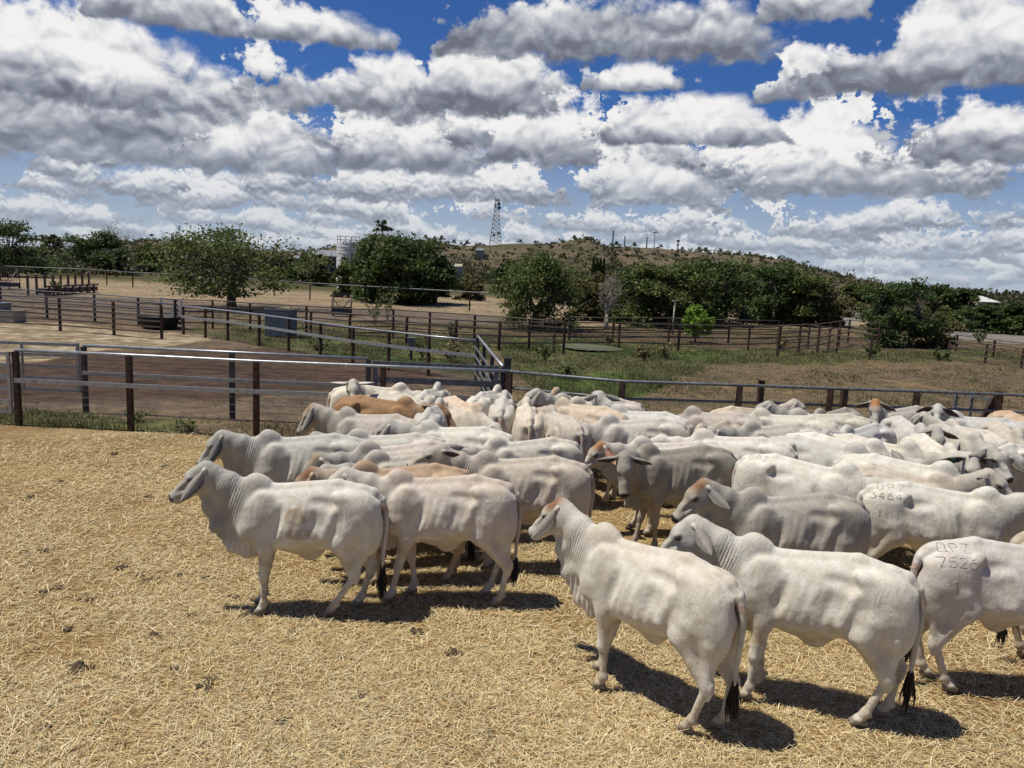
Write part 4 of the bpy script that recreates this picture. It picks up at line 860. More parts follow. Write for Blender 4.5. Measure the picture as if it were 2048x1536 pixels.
# lamp pole, road sign
def far_base(px, py): return G(px, py)
c = far_base(1345, 668); root = empty('lamp_pole', (c[0], c[1], 0)); hgt = post_top(1345, 668, 603)[1]
tag(root, 'thin pale pole with a small head left of the bright green young tree', 'pole'); mb = MB(); mb.tube([(0, 0, -0.05), (0, 0, hgt)], [0.07, 0.045], 10); mb.build('pole', MAT_CONC, root, smooth=True)
mb = MB(); mb.box((0, 0, hgt + 0.04), (0.30, 0.16, 0.10), bev=0.02); mb.build('lamp_head', MAT_CONC, root)
c = G(1932, 662); root = empty('road_sign', (c[0], c[1], 0)); tag(root, 'small white oblong road sign beside the road at the right', 'sign')
mb = MB(); mb.box((0, 0, 0.9), (1.25, 0.03, 0.42)); mb.build('board', simple_mat('white_sign_paint', (0.62, 0.62, 0.58), var=0.08, bump=0), root)
for s in (-0.45, 0.45):
    mb = MB(); mb.box((s, 0.045, 0.52), (0.06, 0.05, 1.15)); mb.build('post', MAT_GALVD, root)
# dung and clods in the straw
dung_m = simple_mat('dry_dung', (0.075, 0.052, 0.030), rough=0.95, var=0.4, scale=30, bump=0.6, bscale=40)
rg = np.random.default_rng(12); protos = []
for q in range(3):
    mb = MB()
    for i in range(7 + q * 2): mb.sphere((rg.normal(0, 0.06), rg.normal(0, 0.045), rg.uniform(0.0, 0.025)), (rg.uniform(0.03, 0.06), rg.uniform(0.03, 0.05), rg.uniform(0.018, 0.03)), 8, 6)
    o = mb.build('dung_pat', dung_m, smooth=True); protos.append(o)
dsp = [(85, 1180), (115, 1172), (190, 1150), (240, 1132), (278, 1148), (300, 1155), (360, 1146), (408, 1152), (175, 1195), (380, 1226), (165, 1330, 1.1), (20, 1358), (95, 1448), (305, 1270), (415, 1362), (350, 1332), (88, 1096), (52, 1102), (135, 1255), (580, 1262), (470, 1190), (830, 1258), (905, 1300), (1060, 1090), (1240, 1068), (1275, 1100), (1990, 1290), (720, 1390), (560, 1440), (980, 1460), (228, 905), (330, 930), (120, 960), (60, 990), (300, 990), (180, 1040)]
for i, q in enumerate(dsp):
    c = G(q[0], q[1]); o = protos[i % 3] if i < 3 else protos[i % 3].copy()
    if i >= 3: C.objects.link(o)
    o.location = (c[0], c[1], ground_h(c[0], c[1]) + 0.008); o.rotation_euler = (0, 0, rg.uniform(0, 6)); s = rg.uniform(0.35, 0.75) * (q[2] if len(q) > 2 else 1); o.scale = (s, s, s * 0.8)
    tag(o, 'small dark lump of dry dung lying on the straw', 'dung', 'dung lumps scattered on the straw')
# weeds at the fence foot
def weed(x, y, h, n, seed, cols, label, spread=0.35, leaf=0.05, group='weedy tufts along the fences'):
    r = np.random.default_rng(seed); root = empty('weed', (x, y, 0)); tag(root, label, 'weed', group)
    mb = MB(); L = []
    for i in range(n):
        a = r.uniform(0, 6.28); e = np.array((math.cos(a) * spread * r.uniform(0.2, 1), math.sin(a) * spread * r.uniform(0.2, 1), h * r.uniform(0.5, 1)))
        md = e * 0.5 + np.array((0, 0, h * 0.12)); mb.tube([(0, 0, -0.03), md, e], [0.008, 0.005, 0.003], 4, cap=False)
        for k in range(9): f = r.uniform(0.35, 1.05); L.append(e * f + r.normal(0, 0.03, 3))
    mb.build('stem', MAT_WEEDST, root); leaf_mesh('foliage', np.array(L), leaf, cols, seed, root)
WG = [(0.08, 0.115, 0.03), (0.11, 0.14, 0.045), (0.06, 0.09, 0.025)]; WD_ = [(0.17, 0.13, 0.065), (0.12, 0.10, 0.045), (0.21, 0.17, 0.09)]
wlist = [(385, 860, 0.24, 'leafy weed at the fence foot left of the foremost rear cow', WG), (275, 840, 0.22, 'short weed beside the second rust brown post', WG), (118, 590, 1.3, 'bushy weed growing inside the rusty bunk feeder', WG),
 (750, 650, 2.2, 'leafy sapling beside the nearer brown lane fence', WG), (775, 640, 2.4, 'taller sapling with a bare stem beside the nearer brown lane fence', WG), (640, 708, 0.9, 'dark weed bush behind the far yard fence', WG), (845, 716, 0.8, 'dark weed bush right of the small grey box', WG),
 (900, 725, 0.8, 'brownish weed bush left of the far yard corner', WD_), (905, 684, 1.0, 'weed clump behind the top of the far yard fence', WG), (1090, 720, 0.7, 'weed clump in the green patch beyond the corner', WG), (1140, 668, 0.9, 'green weed clump above the muddy pool', WG),
 (1220, 690, 0.6, 'low brown shrub at the right end of the muddy pool', WD_), (1290, 720, 0.6, 'dry shrub on the bank right of the muddy pool', WD_), (1330, 716, 0.7, 'dry shrub further right on the bank', WD_), (1960, 688, 1.0, 'low green bush at the roadside fence', WG), (1130, 758, 0.5, 'clump of tall grass at the left of the lush green patch', WG), (1560, 700, 0.6, 'dry tussock in the brown paddock', WD_), (1740, 712, 0.6, 'green tussock in the brown paddock right of centre', WG), (1880, 720, 0.6, 'green tussock below the lone dark tree', WG)]
for i, (px, py, h, lab, cols) in enumerate(wlist):
    c = G(px, py); weed(c[0], c[1], h, 16 if h < 1.2 else 14, 200 + i, cols, lab, spread=0.35 + 0.25 * h, leaf=(0.035 + 0.0016 * c[1]) * (0.5 if h < 0.3 else 1))
# ------------------------------------------------------------------ cattle: one continuous body surface grown from an implicit model
class Field:
    def __init__(s, lo, hi, h):
        s.h = h; s.lo = np.array(lo, float)
        s.n = np.ceil((np.array(hi) - s.lo) / h).astype(int) + 1
        s.D = np.full(s.n, 0.35, np.float32)
        s.ax = [(s.lo[i] + h * np.arange(s.n[i])).astype(np.float32) for i in range(3)]
    def win(s, lo, hi):
        a = np.clip(np.floor((np.array(lo) - s.lo) / s.h).astype(int), 0, s.n - 1)
        b = np.clip(np.ceil((np.array(hi) - s.lo) / s.h).astype(int) + 1, 1, s.n)
        sl = tuple(slice(a[i], max(b[i], a[i] + 1)) for i in range(3))
        return sl, s.ax[0][sl[0]][:, None, None], s.ax[1][sl[1]][None, :, None], s.ax[2][sl[2]][None, None, :]
    def union(s, sl, f, k):
        a = s.D[sl]; h = np.maximum(k - np.abs(a - f), 0) / k
        s.D[sl] = np.minimum(a, f) - h * h * k * 0.25
    def cut(s, sl, f, k):
        a = s.D[sl]; f = -f; h = np.maximum(k - np.abs(a - f), 0) / k
        s.D[sl] = np.maximum(a, f) + h * h * k * 0.25
    def ell(s, c, r, k=0.04, ax=None, sub=False, mirror=True):
        """ellipsoid, ax = 3x3 rows of local axes; off-centre ones get their mirror twin"""
        c = np.array(c, float); r = np.array(r, float)
        M = np.eye(3) if ax is None else np.array(ax, float)
        ext = np.sqrt(((M.T * r) ** 2).sum(1)) + k * 1.2 + 0.02
        sl, X, Y, Z = s.win(c - ext, c + ext)
        x, y, z = X - c[0], Y - c[1], Z - c[2]
        if ax is None: q = [x / r[0], y / r[1], z / r[2]]
        else: q = [(M[i, 0] * x + M[i, 1] * y + M[i, 2] * z) / r[i] for i in range(3)]
        k0 = np.sqrt(q[0] ** 2 + q[1] ** 2 + q[2] ** 2)
        k1 = np.sqrt((q[0] / r[0]) ** 2 + (q[1] / r[1]) ** 2 + (q[2] / r[2]) ** 2) + 1e-6
        f = (k0 * (k0 - 1) / k1).astype(np.float32)
        (s.cut if sub else s.union)(sl, f, k)
        if mirror and abs(c[1]) > 1e-4:
            M2 = None if ax is None else M * np.array([1, -1, 1])
            s.ell((c[0], -c[1], c[2]), r, k, M2, sub, False)
    def cone(s, a, b, ra, rb, k=0.03, side=None, ea=None, eb=None):
        """tapered capsule; with ea, eb (radius across 'side') its section is an ellipse"""
        a = np.array(a, float); b = np.array(b, float); d = b - a; L = np.linalg.norm(d) + 1e-9; d /= L
        m = max(ra, rb, ea or 0, eb or 0) + k * 1.2 + 0.02
        sl, X, Y, Z = s.win(np.minimum(a, b) - m, np.maximum(a, b) + m)
        x, y, z = X - a[0], Y - a[1], Z - a[2]
        t = np.clip((x * d[0] + y * d[1] + z * d[2]) / L, 0, 1)
        if side is None:
            px, py, pz = x - t * L * d[0], y - t * L * d[1], z - t * L * d[2]
            f = np.sqrt(px * px + py * py + pz * pz) - (ra + (rb - ra) * t)
        else:
            l = np.array(side, float); l = l - d * (l @ d); l /= np.linalg.norm(l); u = np.cross(d, l)
            px, py, pz = x - t * L * d[0], y - t * L * d[1], z - t * L * d[2]
            ql = px * l[0] + py * l[1] + pz * l[2]; qu = px * u[0] + py * u[1] + pz * u[2]; qd = px * d[0] + py * d[1] + pz * d[2]
            rl = (ea + (eb - ea) * t); ru = (ra + (rb - ra) * t); rm = np.minimum(rl, ru)
            k0 = np.sqrt((ql / rl) ** 2 + (qu / ru) ** 2 + (qd / rm) ** 2)
            k1 = np.sqrt((ql / rl ** 2) ** 2 + (qu / ru ** 2) ** 2 + (qd / rm ** 2) ** 2) + 1e-6
            f = k0 * (k0 - 1) / k1
        s.union(sl, f.astype(np.float32), k)
    def surface(s):
        """surface nets"""
        D = s.D; h = s.h
        S = D < 0
        c = S[:-1, :-1, :-1].astype(np.int8)
        cnt = np.zeros_like(c)
        for i in (0, 1):
            for j in (0, 1):
                for k in (0, 1):
                    cnt += S[i:S.shape[0] - 1 + i, j:S.shape[1] - 1 + j, k:S.shape[2] - 1 + k]
        act = (cnt > 0) & (cnt < 8)
        idx = np.argwhere(act); n = len(idx)
        vid = np.full(act.shape, -1, np.int32); vid[act] = np.arange(n)
        P = np.zeros((n, 3)); W = np.zeros(n)
        co = [(i, j, k) for i in (0, 1) for j in (0, 1) for k in (0, 1)]
        val = {c: D[idx[:, 0] + c[0], idx[:, 1] + c[1], idx[:, 2] + c[2]].astype(float) for c in co}
        for c1 in co:
            for ax in range(3):
                if c1[ax] == 0:
                    c2 = list(c1); c2[ax] = 1; c2 = tuple(c2)
                    a, b = val[c1], val[c2]; m = (a < 0) != (b < 0)
                    t = np.where(m, a / np.where(m, a - b, 1), 0)
                    p = np.array(c1, float)[None].repeat(n, 0); p[:, ax] += t
                    P += p * m[:, None]; W += m
        V = s.lo + h * (idx + P / W[:, None])
        F = []
        for ax in range(3):
            b, c_ = (ax + 1) % 3, (ax + 2) % 3
            sa = [slice(None)] * 3; sb = [slice(None)] * 3
            sa[ax] = slice(0, -1); sb[ax] = slice(1, None)
            A = S[tuple(sa)]; B = S[tuple(sb)]
            e = np.argwhere(A != B)
            e = e[(e[:, b] > 0) & (e[:, c_] > 0) & (e[:, b] < act.shape[b]) & (e[:, c_] < act.shape[c_])]
            o = []
            for (i, j) in ((-1, -1), (0, -1), (0, 0), (-1, 0)):
                q = e.copy(); q[:, b] += i; q[:, c_] += j
                o.append(vid[q[:, 0], q[:, 1], q[:, 2]])
            q = np.stack(o, 1); fl = ~A[e[:, 0], e[:, 1], e[:, 2]]
            q[fl] = q[fl][:, ::-1]
            F.append(q)
        return V, np.concatenate(F)

def relax(V, F, it=2, lam=0.5):
    n = len(V)
    E = np.concatenate([F[:, [0, 1]], F[:, [1, 2]], F[:, [2, 3]], F[:, [3, 0]]])
    deg = np.bincount(E[:, 0], minlength=n) + np.bincount(E[:, 1], minlength=n)
    for i in range(it * 2):
        l = lam if i % 2 == 0 else -lam * 1.04
        A = np.stack([np.bincount(E[:, 0], V[E[:, 1], k], n) + np.bincount(E[:, 1], V[E[:, 0], k], n) for k in range(3)], 1)
        V = V + l * (A / deg[:, None] - V)
    return V

def vnoise(P, seed=0):
    """cheap smooth noise, sum of rotated sines, about -1..1"""
    r = np.random.default_rng(seed); f = np.zeros(len(P))
    for i in range(7):
        k = r.normal(size=3); k /= np.linalg.norm(k); a = r.uniform(0.6, 1.6)
        f += np.sin(P @ k * a * 6.28 + r.uniform(0, 6.28) + 1.7 * np.sin(P @ np.roll(k, 1) * 3.1 + r.uniform(0, 6)))
    return f / 4.0

TR = np.array([  # trunk stations: x, top z, bottom z, half width
    (-0.735, 1.00, 0.86, 0.05), (-0.71, 1.125, 0.80, 0.115), (-0.66, 1.195, 0.74, 0.170), (-0.58, 1.255, 0.70, 0.200),
    (-0.46, 1.320, 0.66, 0.212), (-0.34, 1.335, 0.625, 0.222), (-0.20, 1.325, 0.600, 0.238), (-0.04, 1.300, 0.585, 0.262),
    (0.12, 1.282, 0.582, 0.262), (0.26, 1.275, 0.590, 0.235), (0.38, 1.280, 0.605, 0.200), (0.50, 1.270, 0.640, 0.175),
    (0.60, 1.210, 0.700, 0.150), (0.68, 1.100, 0.780, 0.110), (0.73, 1.00, 0.86, 0.05)])

def cow_body(p, h):
    """p: pose. Returns V, F and per-vertex data in model space (+X forward, Z up)"""
    seed = p.get('seed', 0); rg = np.random.default_rng(seed + 77)
    fat = p.get('fat', 1.0)
    hy, hp, hl = rad(p.get('neck_yaw', 0)), rad(p.get('neck_pitch', 25)), p.get('neck_len', 0.52)
    N0 = np.array((0.46, 0, 1.02))
    N0t = np.array((0.50, 0, 1.06))
    # neck curve bends progressively
    pts = [N0t]; segs = 3
    for i in range(segs):
        f = (i + 1) / segs; yw = hy * (0.45 + 0.55 * f) ; pt = hp
        d = np.array((math.cos(yw) * math.cos(pt), math.sin(yw) * math.cos(pt), math.sin(pt)))
        pts.append(pts[-1] + d * hl / segs)
    NE = pts[-1]
    yaw = hy + rad(p.get('head_yaw', 0)); pit = rad(p.get('head_pitch', -38)); rol = rad(p.get('head_roll', 0))
    f_ = np.array((math.cos(yaw) * math.cos(pit), math.sin(yaw) * math.cos(pit), math.sin(pit)))
    l_ = np.array((-math.sin(yaw), math.cos(yaw), 0)); u_ = np.cross(f_, l_)
    l_, u_ = l_ * math.cos(rol) + u_ * math.sin(rol), u_ * math.cos(rol) - l_ * math.sin(rol)
    HM = np.stack([f_, l_, u_]); H0 = NE + u_ * 0.035 + f_ * 0.01
    hd = lambda x, y, z: H0 + f_ * x + l_ * y + u_ * z
    lo = np.array((-0.84, -0.34, -0.02)); hi = np.array((0.80, 0.34, 1.5))
    P = np.array([hd(-0.1, 0, 0.18), hd(0.5, 0, 0), hd(0.3, 0.16, 0.1), hd(0.3, -0.16, 0.1), hd(0.3, 0, -0.25), pts[1] + (0, 0, .25), NE + (0, 0.2, 0), NE - (0, 0.2, 0.2)])
    lo = np.minimum(lo, P.min(0) - 0.05); hi = np.maximum(hi, P.max(0) + 0.05)
    G = Field(lo, hi, h)
    # trunk
    sl, X, Y, Z = G.win((-0.84, -0.36, 0.4), (0.84, 0.36, 1.45))
    xs = np.clip(X[:, 0, 0], TR[0, 0], TR[-1, 0])
    top, bot, wd = (np.interp(xs, TR[:, 0], TR[:, i]) for i in (1, 2, 3))
    def sm(a):
        n = max(1, int(0.05 / h)); k = np.ones(2 * n + 1) / (2 * n + 1); return np.convolve(np.pad(a, n, 'edge'), k, 'valid')
    top, bot, wd = sm(top), sm(bot) + np.where(xs < 0.30, 0.050, 0.032), sm(wd) * fat * np.where(xs > -0.4, 0.90, 0.97)
    bot = bot - (fat - 1) * 0.25
    cz = ((top + bot) / 2)[:, None, None]; hh = ((top - bot) / 2)[:, None, None]; ww = wd[:, None, None]
    over = np.abs(X - xs[:, None, None])
    zr = (Z - cz) / hh
    wz = ww * (1.03 - 0.20 * np.clip(zr, -1, 1) - 0.12 * np.clip(zr, 0, 1) ** 2)
    k0 = (np.abs(Y / wz) ** 2.25 + np.abs(zr) ** 2.25) ** (1 / 2.25)
    f = (k0 - 1) * np.minimum(wz, hh) * 0.85 + over
    G.union(sl, f.astype(np.float32), 0.02)
    # belly fold and navel flap
    G.ell((-0.03, 0, 0.605 - (fat - 1) * 0.2), (0.115, 0.022, 0.095), 0.05)
    G.ell((0.05, 0, 0.635), (0.20, 0.05, 0.04), 0.06)
    G.ell((-0.46, 0.0, 0.76), (0.10, 0.09, 0.06), 0.06)         # small udder
    # hump
    hs = p.get('hump', 1.0)
    G.ell((0.50, 0, 1.275), (0.150, 0.080, 0.080 * hs + 0.02), 0.055, ax=[(0.97, 0, -0.22), (0, 1, 0), (0.22, 0, 0.97)])
    G.ell((0.505, 0, 1.340), (0.062, 0.045, 0.048 * hs), 0.06)
    # hips, pins, thurl, flank hollow
    G.ell((-0.325, 0.168 * fat, 1.232), (0.052, 0.040, 0.042), 0.045)
    G.ell((-0.37, 0.180 * fat, 1.165), (0.055, 0.035, 0.065), 0.06)
    for sg in (1, -1):
        G.cone((-0.34, 0.185 * sg * fat, 1.205), (-0.20, 0.212 * sg * fat, 0.82), 0.024, 0.024, 0.05)
        G.cone((0.40, 0.135 * sg, 1.20), (0.49, 0.165 * sg, 0.92), 0.022, 0.026, 0.05)
    G.ell((-0.50, 0.135, 1.09), (0.20, 0.095, 0.17), 0.08)
    G.ell((-0.685, 0.085, 1.125), (0.05, 0.04, 0.045), 0.06)
    G.ell((-0.175, 0.231 * fat, 1.165), (0.145, 0.082, 0.055), 0.05, ax=[(0.98, 0, 0.18), (0, 1, 0), (-0.18, 0, 0.98)], sub=True)
    G.ell((-0.13, 0.268 * fat, 1.02), (0.075, 0.055, 0.16), 0.06, ax=[(0.93, 0, 0.36), (0, 1, 0), (-0.36, 0, 0.93)], sub=True)
    G.ell((-0.72, 0.0, 1.02), (0.07, 0.022, 0.12), 0.04, sub=True)
    # spine ridge
    G.cone((0.30, 0, 1.262), (-0.30, 0, 1.318), 0.022, 0.022, 0.06)
    G.cone((-0.30, 0, 1.318), (-0.62, 0, 1.235), 0.022, 0.026, 0.06)
    # shoulders
    G.ell((0.43, 0.135, 1.00), (0.15, 0.075, 0.24), 0.06, ax=[(0.96, 0, 0.28), (0, 1, 0), (-0.28, 0, 0.96)])
    G.ell((0.53, 0.12, 0.84), (0.10, 0.08, 0.11), 0.06)
    G.ell((0.245, 0.222, 0.98), (0.04, 0.04, 0.18), 0.05, ax=[(0.96, 0, 0.28), (0, 1, 0), (-0.28, 0, 0.96)], sub=True)
    # neck: tall and narrow
    rv = (0.245, 0.185, 0.145, 0.118); rl = (0.145, 0.100, 0.083, 0.082)
    dn = (0.05, 0.025, 0.0, 0.0)
    for i in range(3):
        side = np.cross((0, 0, 1.0), pts[i + 1] - pts[i])
        a = pts[i] - np.array((0, 0, dn[i])); b = pts[i + 1] - np.array((0, 0, dn[i + 1]))
        G.cone(a, b, rv[i], rv[i + 1], 0.07, side=side, ea=rl[i], eb=rl[i + 1])
    # dewlap: a hanging sheet of skin from the jaw to the brisket
    J = hd(0.17, 0, -0.115); B0 = np.array((0.70, 0, 0.665)); B = np.array((0.585, 0, 0.60))
    dw = [J, J * 0.66 + B0 * 0.34 + np.array((0, 0, 0.055)), J * 0.33 + B0 * 0.67 + np.array((0, 0, 0.045)), B0, B, np.array((0.36, 0, 0.60))]
    dr = [0.035, 0.10, 0.135, 0.105, 0.075, 0.04]
    if hp < rad(5): dw[1][2] = min(dw[1][2], 0.95); dr[1] = 0.07
    for q in range(5):
        a, b = dw[q], dw[q + 1]; side = np.cross((0, 0, 1.0), a - b) if abs((a - b)[1]) > 1e-4 else (0, 1, 0)
        G.cone(a, b, dr[q], dr[q + 1], 0.08, side=side, ea=0.026 if q else 0.035, eb=0.028)
    # head
    def hell(x, y, z, r, k=0.03, sub=False):
        for sg in ((1, -1) if y else (1,)):
            G.ell(hd(x, y * sg, z), r, k, ax=HM, sub=sub, mirror=False)
    def hcone(a, b, ra, rb, ea, eb, k=0.03): G.cone(hd(*a), hd(*b), ra, rb, k, side=l_, ea=ea, eb=eb)
    hcone((0.0, 0, 0.0), (0.13, 0, 0.01), 0.115, 0.105, 0.088, 0.082, 0.05)
    hcone((0.13, 0, 0.005), (0.30, 0, -0.022), 0.105, 0.076, 0.080, 0.062, 0.04)
    hcone((0.30, 0, -0.022), (0.405, 0, -0.034), 0.074, 0.064, 0.060, 0.064, 0.03)
    hell(0.005, 0, 0.075, (0.075, 0.058, 0.048), 0.05)                    # poll
    hell(0.12, 0, 0.075, (0.09, 0.065, 0.038), 0.04)                    # convex forehead
    hell(0.09, 0.048, -0.080, (0.11, 0.034, 0.062), 0.04)               # jaw cheeks
    hcone((0.10, 0, -0.09), (0.37, 0, -0.078), 0.040, 0.028, 0.05, 0.035, 0.04)   # mandible
    hell(0.155, 0.072, 0.052, (0.038, 0.024, 0.026), 0.02)               # brow
    hell(0.160, 0.100, 0.030, (0.022, 0.016, 0.014), 0.012, sub=True)    # eye socket
    hell(0.432, 0, -0.022, (0.032, 0.056, 0.044), 0.02)                  # muzzle pad
    hell(0.405, 0, -0.088, (0.036, 0.040, 0.022), 0.02)                   # chin
    if h < 0.018:
        hell(0.462, 0.032, -0.010, (0.016, 0.014, 0.011), 0.008, sub=True)   # nostrils
        hell(0.415, 0.062, -0.066, (0.05, 0.012, 0.006), 0.006, sub=True)   # mouth line
    hell(0.26, 0.062, 0.0, (0.08, 0.018, 0.022), 0.03, sub=True)         # hollow of the face
    # legs
    L = p.get('legs', {})
    def fore(sd, dx, lift=0.0):
        y = 0.125 * sd; E = (0.375, y, 0.72); K = np.array((0.40 + dx * 0.50, y * 0.98, 0.385 + 0.0 * lift)); Fk = np.array((0.405 + dx * 0.96, y * 0.95, 0.115)); H_ = np.array((0.435 + dx, y * 0.95, 0.045))
        if p.get('kneel'): pass
        G.cone((0.46, y, 0.90), E, 0.090, 0.084, 0.05)
        G.cone(E, K, 0.080, 0.043, 0.045)
        G.ell(E + np.array((0.0, 0.02 * sd, -0.05)), (0.06, 0.05, 0.09), 0.04, mirror=False)
        G.ell(K + np.array((0.008, 0, 0.0)), (0.045, 0.041, 0.058), 0.025, mirror=False)
        G.cone(K, Fk, 0.033, 0.029, 0.025)
        G.ell(Fk, (0.039, 0.036, 0.040), 0.022, mirror=False)
        G.cone(Fk, H_, 0.034, 0.041, 0.018)
        for q in (-1, 1): G.cone(H_ + np.array((0.0, q * 0.019, 0.0)), H_ + np.array((0.045, q * 0.020, -0.028)), 0.036, 0.024, 0.008)
        G.cone(H_ + np.array((0.01, 0, -0.012)), H_ + np.array((-0.035, 0, -0.02)), 0.030, 0.026, 0.01)
        if h < 0.018: G.ell(Fk + np.array((-0.035, 0, -0.02)), (0.013, 0.022, 0.013), 0.01, mirror=False)
        return H_
    def hind(sd, dx):
        y = 0.125 * sd; S_ = np.array((-0.37 + dx * 0.12, 0.155 * sd, 0.75)); Hk = np.array((-0.655 + dx * 0.55, y, 0.415)); Fk = np.array((-0.60 + dx * 0.98, y * 0.95, 0.115)); H_ = np.array((-0.555 + dx, y * 0.95, 0.045))
        G.ell((-0.50, 0.125 * sd, 0.93), (0.225, 0.105, 0.30), 0.06, ax=[(0.95, 0, 0.30), (0, 1, 0), (-0.30, 0, 0.95)], mirror=False)
        G.ell((-0.625, 0.105 * sd, 0.86), (0.125, 0.085, 0.24), 0.06, mirror=False)
        G.cone((-0.43, 0.15 * sd, 0.88), S_, 0.10, 0.083, 0.06)
        G.cone(S_ + np.array((-0.03, -0.015 * sd, 0)), Hk + np.array((0.02, 0, 0.02)), 0.104, 0.050, 0.055)
        G.cone((-0.60, y, 0.76), Hk + np.array((-0.012, 0, 0.03)), 0.078, 0.032, 0.045)
        G.ell(Hk + np.array((-0.012, 0, -0.005)), (0.050, 0.034, 0.060), 0.025, mirror=False)
        G.cone(Hk + np.array((-0.035, 0, 0.045)), Hk + np.array((-0.02, 0, -0.08)), 0.024, 0.020, 0.02)
        G.cone(Hk, Fk, 0.036, 0.030, 0.025)
        G.ell(Fk, (0.040, 0.037, 0.042), 0.022, mirror=False)
        G.cone(Fk, H_, 0.035, 0.041, 0.018)
        for q in (-1, 1): G.cone(H_ + np.array((0.0, q * 0.019, 0.0)), H_ + np.array((0.045, q * 0.020, -0.028)), 0.036, 0.024, 0.008)
        G.cone(H_ + np.array((0.01, 0, -0.012)), H_ + np.array((-0.035, 0, -0.02)), 0.030, 0.026, 0.01)
        if h < 0.018: G.ell(Fk + np.array((-0.038, 0, -0.02)), (0.013, 0.022, 0.013), 0.01, mirror=False)
        return H_
    d = p.get('step', (0, 0, 0, 0))           # left fore, right fore, left hind, right hind
    fore(1, d[0]); fore(-1, d[1]); hind(1, d[2]); hind(-1, d[3])
    if h < 0.018: G.ell((-0.45, 0.035, 0.705), (0.012, 0.010, 0.03), 0.015)
    # tail head
    tl = p.get('tail', 0.0)
    tp = np.array([(-0.54, 0, 1.270), (-0.655, 0, 1.232), (-0.735, 0, 1.155), (-0.775, tl * 0.1, 1.04), (-0.785, tl * 0.25, 0.90), (-0.765, tl * 0.5, 0.72), (-0.755, tl * 0.8, 0.52), (-0.75, tl, 0.40)])
    G.cone(tp[0], tp[1], 0.030, 0.040, 0.06); G.cone(tp[1], tp[2], 0.040, 0.037, 0.035); G.cone(tp[2], tp[3], 0.037, 0.031, 0.02)
    V, F = G.surface(); V = relax(V, F, 2)
    F = F[:, ::-1]
    # --- flat ground contact
    V[:, 2] = np.maximum(V[:, 2], 0.0)
    V[:, 1] *= 1 - 0.07 * sst(0.78 - V[:, 0], 0, 0.25) * sst(V[:, 2], 0.3, 0.6)
    x, y, z = V.T
    # ribs and small muscle relief
    side = np.sign(y) * sst(np.abs(y), 0.12, 0.2)
    rw = sst(x, -0.20, -0.08) * (1 - sst(x, 0.18, 0.30)) * sst(z, 0.68, 0.80) * (1 - sst(z, 1.12, 1.22)) * (np.abs(y) > 0.1)
    amp = p.get('ribs', 0.55)
    V[:, 1] += side * rw * np.sin((x + (z - 1) * 0.28) * 2 * math.pi / 0.088) * 0.0036 * amp
    low = vnoise(V * 1.6, seed) ; hi_ = vnoise(V * 5.0, seed + 5)
    trunkw = (z > 0.5) * (x < 0.7)
    V[:, 1] += side * trunkw * (low * 0.007 + hi_ * 0.0022)
    V[:, 2] += trunkw * (z > 1.15) * low * 0.004
    # --- zones
    hl3 = (V - H0) @ HM.T
    nd = NE - N0t; L2 = nd @ nd
    tn = ((V - N0t) @ nd) / L2
    dh = np.maximum(0, 1 - np.linalg.norm((hl3 - (0.2, 0, -0.02)) / (0.36, 0.17, 0.20), axis=1))
    head = sst(dh, 0, 0.15) * (hl3[:, 0] > -0.12)
    neck = sst(tn, -0.05, 0.3) * (1 - head) * (z > 0.5) * (np.linalg.norm((V - (N0t + nd * 0.5))[:, :2], axis=1) < 0.55) * (x > 0.3)
    neck *= sst(np.linalg.norm(V[:, :2] - N0t[:2], axis=1), 0.10, 0.22)
    # wrinkles of the neck and folds of the dewlap, real relief for near animals
    ph = ((V - N0t) @ ((nd / math.sqrt(L2)) * 0.55 + np.array((math.cos(hy), math.sin(hy), 0)) * 0.5)) * 2 * math.pi / 0.027 + 1.3 * low
    nm = np.sin(ph + 1.5 * hi_) * np.clip(neck, 0, 1) * np.exp(-((tn - 0.40) / 0.22) ** 2) * np.clip(0.6 + 0.6 * low, 0, 1)
    # outward direction: from the neck axis
    ax_p = N0t + np.clip(tn, 0, 1)[:, None] * nd
    od = V - ax_p; od /= np.linalg.norm(od, axis=1, keepdims=True) + 1e-6
    if h < 0.018:
        V += od * (nm * 0.0012 * p.get('wrk', 0.7))[:, None]
        dl = sst(0.86 - z, 0, 0.1) * (z > 0.45) * (x > 0.46) * (np.abs(y) < 0.09)
        V[:, 1] += np.sin(x * 2 * math.pi / 0.055 + 2 * z * 6) * 0.011 * dl * sst(0.08 - np.abs(y), 0, 0.04)
        V[:, 2] += np.sin(x * 2 * math.pi / 0.055 + 1.0) * 0.008 * dl * (z < 0.72)
    # --- coat colour
    base = np.array(p.get('coat', (0.80, 0.765, 0.70))); col = np.tile(base, (len(V), 1))
    def lay(mask, c, a=1.0):
        mk = np.clip(mask * a, 0, 1)[:, None]; nonlocal col; col = col * (1 - mk) + np.array(c) * mk
    n1 = vnoise(V * 1.1, seed + 9); n2 = vnoise(V * 3.0, seed + 12)
    lay(0.5 + 0.5 * n1, base * (0.90, 0.89, 0.88), 0.55)
    gy = p.get('grey', 0.4)                                   # smoky neck, hump, face and knees
    grey = p.get('greycol', (0.33, 0.32, 0.295))
    lay(np.clip(neck * 1.0 + head * 0.6 + sst(x, 0.30, 0.55) * 0.5 * (z > 0.7) + 0.25 * n2 * (x > 0.3), 0, 1), grey, gy)
    lay(sst(0.75 - z, 0, 0.35) * 0.6 + 0.1 * n2, grey, gy * 0.5)
    tan = p.get('tan', 0.0); tc = p.get('tancol', (0.42, 0.25, 0.13))
    lay(sst(z, 1.12 + 0.0, 1.32) * (x < 0.72) * (0.7 + 0.3 * n2) * sst(0.8 - x, 0.0, 0.3), tc, tan)
    al = p.get('allover', 0.0)
